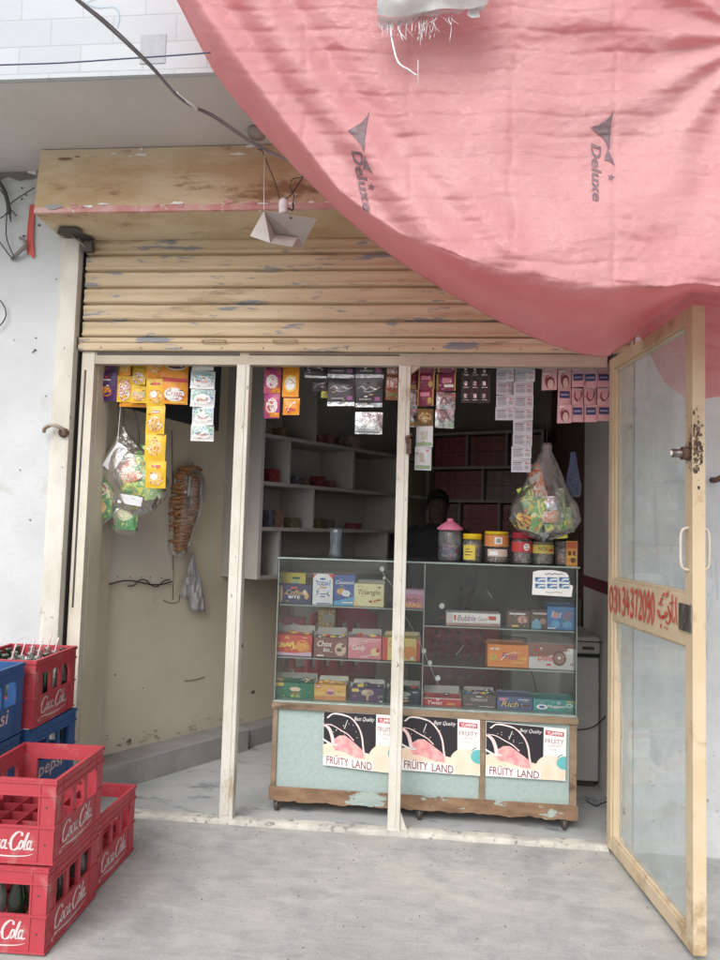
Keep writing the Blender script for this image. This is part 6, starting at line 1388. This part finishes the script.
# torn white sack strip over the top of the tarp
m_sack = mat('white_sack', (.74, .75, .76), .7, (.62, .62, .62), 12, 1, .3, 40)
g = M()
def sk_(u, v):
    x = 377+(488-377)*u; yt = -75; yb = 14+3*math.sin(u*9)-14*max(0, u-.45)*1.5; p = onY(x, yt+(yb-yt)*v, -1.21-.05*math.sin(v*math.pi)-.02*noise.noise((u*4, v*3, 2)))
    return p
g.surf(sk_, 30, 26, m_sack)
def sk2(u, v):
    x = 378+(470-378)*u; yb = 15+3*math.sin(u*9)-14*max(0, u-.45)*1.5; y2 = yb+(11-9*u)*v+(2*math.sin(u*23) if v > .9 else 0); return onY(x, y2, -1.21+.055*v)
g.surf(sk2, 30, 5, m_sack)
g.flat(poly2d([(470, 4), (484, -4), (487, 2), (483, 10), (479, 10), (480, 17), (472, 18), (467, 15)]), lambda u, v: onY(u, v, -1.20), m_sack)
o = tag(g.build('torn_sack', loc=onY(430, 0, -1.2)), 'torn white woven sack hanging over the top of the pink tarpaulin', 'sack')
g = M(); random.seed(3)
for k in range(34):
    x = random.choice([random.uniform(379, 392), random.uniform(400, 412), random.uniform(410, 434), random.uniform(434, 455)]); y = 20-7*(x-380)/90; L = random.uniform(6, 24)*(1.9 if random.random() < .22 else 1)*(1 if x < 440 else .6); dx_ = random.uniform(-7, 9)
    g.tube([onY(x, y, -1.17), onY(x+dx_*random.uniform(-.5, 1.2), y+L*.5, -1.20), onY(x+dx_, y+L, -1.205)], random.choice([.0006, .0009, .0015]), m_sack, 4, 3)
g.tube([onY(389, 22, -1.17), onY(392, 40, -1.2), onY(398, 62, -1.23), onY(409, 70, -1.24), onY(417, 76, -1.24)], .0025, m_sack, 5); g.tube([onY(418, 60, -1.2), onY(418, 85, -1.24)], .001, m_sack, 4, 1)
g.build('frayed_threads', o)

# ---------------------------------------------------------------- lamp with a cardboard reflector, cables
cL = onY(283, 222, -.42)
LP = thing('hanging_lamp', 'white four sided reflector lamp hanging on wires below the beam', 'lamp', onY(283, 200, -.42))
m_ref = mat('reflector_grey', (.50, .50, .475), .45, (.42, .415, .39), 14)
ptsl = {'a': (264, 211, -.50), 'b': (317, 219, -.44), 'c': (292, 247, -.54), 'd': (250, 235, -.52), 't1': (274, 234, -.46), 't2': (298, 236, -.44), 'e': (302, 246, -.38), 'top': (283, 214, -.40)}
Q = {k: onY(*v) for k, v in ptsl.items()}
g = M()
Qi = {'A': onY(264, 211, -.47), 'B': onY(317, 219, -.38), 'C': onY(292, 247, -.42), 'D': onY(250, 236, -.52), 'M': onY(275, 234, -.36), 'N': onY(298, 237, -.34)}
g.add([Qi['A'], Qi['M'], onY(270, 243, -.50), Qi['D']], [(0, 1, 2, 3)], m_ref)
g.add([Qi['A'], Qi['B'], Qi['N'], Qi['M']], [(0, 1, 2, 3)], m_ref)
g.add([Qi['M'], Qi['N'], Qi['C'], onY(270, 243, -.50)], [(0, 1, 2, 3)], m_ref)
g.add([Qi['B'], onY(302, 246, -.30), Qi['N']], [(0, 1, 2)], m_ref)
g.add([Qi['C'], Qi['N'], onY(302, 246, -.30)], [(0, 1, 2)], m_ref)
rf = g.build('reflector', LP, solid=.002)
g = M()
for a_, b_ in (((264, 211), (275, 234)), ((275, 234), (298, 237)), ((275, 234), (270, 243))): pass
tc_ = lambda p: p+(CAM-p).normalized()*.003; g.tube([tc_(Qi['A']), tc_(Qi['M'])], .0016, m_dark, 5, 1); g.tube([tc_(Qi['M']), tc_(Qi['N'])], .0010, m_dark, 5, 1); g.tube([tc_(Qi['M']), tc_(onY(270, 243, -.50))], .0010, m_dark, 5, 1); c = onY(291, 218, -.425); g.lathe([(.001, -.006), (.005, 0), (.001, .006)], c, m_dark, 8, 1)
g.build('seam', LP)
g = M(); c = onY(283, 212, -.41); g.lathe([(.014, -.01), (.017, .0), (.017, .018), (.019, .02), (.019, .036), (.014, .050), (.006, .056)], c-Vector((0, 0, .0)), mat('white_bakelite', (.75, .75, .77), .3), 18); g.build('bulb_holder', LP)
g = M(); Zr = c+Vector((0, 0, .05))
g.tube([onZ(259, 143, ZS-.02)+Vector((0, .02, 0)), onY(268, 165, -.38), onY(276, 185, -.40), onY(280, 200, -.41), Zr], .0022, m_wire)
g.tube([Zr, onY(290, 196, -.41), onY(297, 186, -.40), onY(304, 176, -.40), onY(310, 169, -.42)], .0022, m_wire)
g.tube([onY(292, 205, -.40), onY(294, 196, -.41), onY(290, 186, -.41), onY(293, 179, -.40), onY(302, 177, -.4), onY(308, 170, -.42)], .0018, m_wire)
g.tube([onY(265, 148, -.35), onY(264, 180, -.40), onY(264, 211, -.45)], .0014, m_bonw, 5)
g.tube([onY(288, 208, -.41), onY(293, 210, -.41), onY(293, 203, -.40)], .0035, m_wire)
g.build('flex', LP)
cr_ = onZ(257, 130, ZS-.012); g = M(); 
ce = onY(257, 129, -.30); rr = .05
c = onZ(257, 129.5, ZS-.001); g.lathe([(.036, -.0), (.040, -.012), (.034, -.030), (.012, -.036)], (c.x, c.y, ZS-.001), mat('dirty_white', (.36, .33, .30), .6, (.22, .2, .18), 20, 1), 24)
tag(g.build('ceiling_rose', loc=c), 'round dirty ceiling rose under the slab beside the beam', 'ceiling rose')
g = M(); 
cab = [onY(30, -42, -1.5), onY(75, -2, -1.35), onY(110, 28, -1.2), onY(150, 66, -1.0), onY(182, 100, -.80), onY(215, 118, -.62), onY(250, 142, -.50), onY(280, 157, -.45), onY(306, 168, -.43), onY(330, 185, -.42)]
g.tube(cab, lambda t: .0052-.002*t, m_cable, 8, 6); g.tube([p+Vector((.002, -.004, .005-.003*math.sin(i*2))) for i, p in enumerate(cab)], .0024, m_cable, 6, 6)
g.tube([onY(176, 93, -.82), onY(184, 100, -.79), onY(190, 104, -.76), onY(197, 109, -.72)], .0046, m_bonw, 6)
tag(g.build('power_cable'), 'thick grey cable slanting from the top left to the beam', 'cable')
g = M(); g.tube([onY(-40, 67, -.95), onY(0, 65, -.95), onY(60, 63, -.95), onY(120, 59, -.95), onY(180, 55, -.95), onY(230, 51, -.96)], .0026, mat('blue_wire', (.06, .08, .16), .5), 6); tag(g.build('service_wire'), 'thin dark blue wire stretched across the white fascia', 'cable')

# ---------------------------------------------------------------- odds and ends on the walls
def wl(px, py, o=0.): return onY(px, py, -.04-o)
g = M(); m_drk = flat((.10, .09, .08), .9)
g.tube([wl(-4, 178, .03), wl(4, 190, .03), wl(8, 204, .035), wl(9, 214, .03)], .010, m_drk, 6)
for pts in ([(9, 208), (14, 213), (16, 216)], [(9, 210), (4, 216), (0, 218)], [(9, 205), (18, 198), (34, 188)], [(7, 212), (6, 234), (10, 248), (14, 256)], [(-3, 238), (4, 248), (10, 256), (14, 258)], [(9, 212), (11, 222), (10, 214)], [(8, 200), (2, 192), (-3, 186)]):
    g.tube([wl(a, b, .022+.01*random.random()) for a, b in pts], .0028, m_drk, 5)
tag(g.build('cable_tangle'), 'tangle of dusty black cables on the wall at the far left', 'cables')
g = M(); g.tube([wl(12, 259, .01), wl(18, 253, .03), wl(25, 246, .035)], .009, mat('grey_knob', (.22, .21, .19), .8), 8); g.tube([wl(22, 250, .03), wl(26, 247, .03), wl(24, 240, .03), wl(20, 238, .02)], .007, MATS['grey_knob'], 6); tag(g.build('insulator'), 'weathered insulator bracket below the cable tangle', 'insulator')
g = M(); g.tube([wl(-3, 298, .02), wl(3, 304, .02), wl(6, 314, .02), wl(3, 322, .02), wl(-3, 328, .02)], .0028, m_wire, 6); tag(g.build('wire_loop'), 'loop of black wire at the left edge of the white wall', 'wire')
g = M(); tp2 = [(30, 205), (35, 204), (34, 222), (33, 240), (34.5, 256), (32, 258), (29, 252), (27, 256), (26.5, 240), (28, 222)]
g.flat(poly2d(tp2[::-1]), lambda u, v: wl(u, v, .012+.004*math.sin(v/9.)), mat('red_cloth', (.55, .10, .09), .7)); tag(g.build('red_ribbon', solid=.002, loc=wl(31, 205)), 'strip of red cloth hanging at the left end of the beam', 'ribbon')
g = M(); pts = [(-5, 170), (10, 172), (25, 169), (36, 171), (36, 178), (20, 181), (8, 177), (-5, 182)]
g.flat(poly2d(pts[::-1]), lambda u, v: wl(u, v, .004), flat((.22, .20, .18), .95)); g.flat(poly2d([(26, 170), (36, 169.5), (36, 175), (28, 173)][::-1]), lambda u, v: wl(u, v, .006), m_bonw)
for (u, v, r) in ((22, 188, 1.1), (26, 195, 1.1), (22, 199, 1.2), (39, 225, 1.6), (62, 267, 1.), (67, 269, 1.4), (66, 278, 1.), (35, 350, 1.6), (33, 352, 1), (56, 279, .8), (24, 236, 1.5), (36, 338, 1.), (46, 396, 1), (20, 470, .9), (30, 520, 1), (14, 340, .8)):
    g.flat(ell2d(u, v, r, r*.8, 8, .3), lambda a, b: wl(a, b, .003), m_drk)
tag(g.build('wall_chips'), 'chips and nail holes in the white wall left of the shutter', 'chips', kind='stuff')
g = M(); g.tube([wl(64, 437, .0), wl(64, 431, .03), wl(59, 427, .04), wl(52, 425, .045), wl(45, 428, .04), wl(44, 432, .03)], .0085, mat('old_hook', (.36, .32, .27), .6, (.22, .15, .10), 30, 1), 8); g.lathe([(.022, -.06), (.022, -.04)], (wl(65, 433).x, 0, wl(65, 433).z), m_rust, 12, 1)
tag(g.build('wall_hook'), 'curled rusty metal hook on the jamb left of the opening', 'hook')
g = M(); g.tube([onY(712, 480, 0), onY(716, 480, -.04), onY(722, 477, -.06)], .012, m_rust, 8); tag(g.build('wall_hook'), 'rusty hook on the rough wall right of the door', 'hook')
# scratches, patch and blue chalk on the right wall
g = M(); fR = lambda u, v: onY(u, v, -.003)
m_sc = flat((.36, .34, .31), .9)
for pts in ([(656, 482), (664, 483), (674, 481), (690, 483)], [(656, 482), (655, 500), (656, 545)], [(656, 544), (670, 545), (690, 544)], [(671, 546), (671, 553)], [(634, 404), (636, 410), (634, 414)], [(637, 470), (641, 474), (638, 478)], [(660, 400), (664, 406)]): g.flat(stroke2d(pts, .7), fR, m_sc)
g.flat(poly2d([(658, 485), (658, 543), (690, 543), (690, 485)]), lambda u, v: onY(u, v, -.0015), flat((.55, .55, .55), .9))
for i in range(30):
    u, v = random.uniform(640, 735), random.gauss(800, 40); g.flat(ell2d(u, v, random.uniform(.5, 2.2), random.uniform(.5, 1.6), 8, .4), fR, random.choice([m_sc, flat((.45, .42, .38), .9)]))
tag(g.build('wall_marks'), 'scraped rectangle and flaking spots on the rough wall right of the shop', 'marks', kind='stuff')
g = M(); mb_ = flat((.42, .55, .66), .8)
for pts in ([(660, 580), (663, 590), (668, 582), (670, 596)], [(676, 576), (677, 590), (682, 578), (684, 594)], [(663, 572), (667, 578)], [(703, 562), (706, 572), (710, 562), (712, 578)], [(704, 584), (709, 596), (714, 586)], [(703, 604), (712, 600), (708, 618)], [(706, 640), (708, 660)], [(716, 560), (718, 600)]): g.flat(stroke2d(pts, .7), fR, mb_)
tag(g.build('chalk_scribble'), 'pale blue chalk scribble on the wall behind the open door', 'scribble')
for o in list(bpy.data.objects):
    if o.type == 'MESH':
        o.data.validate()
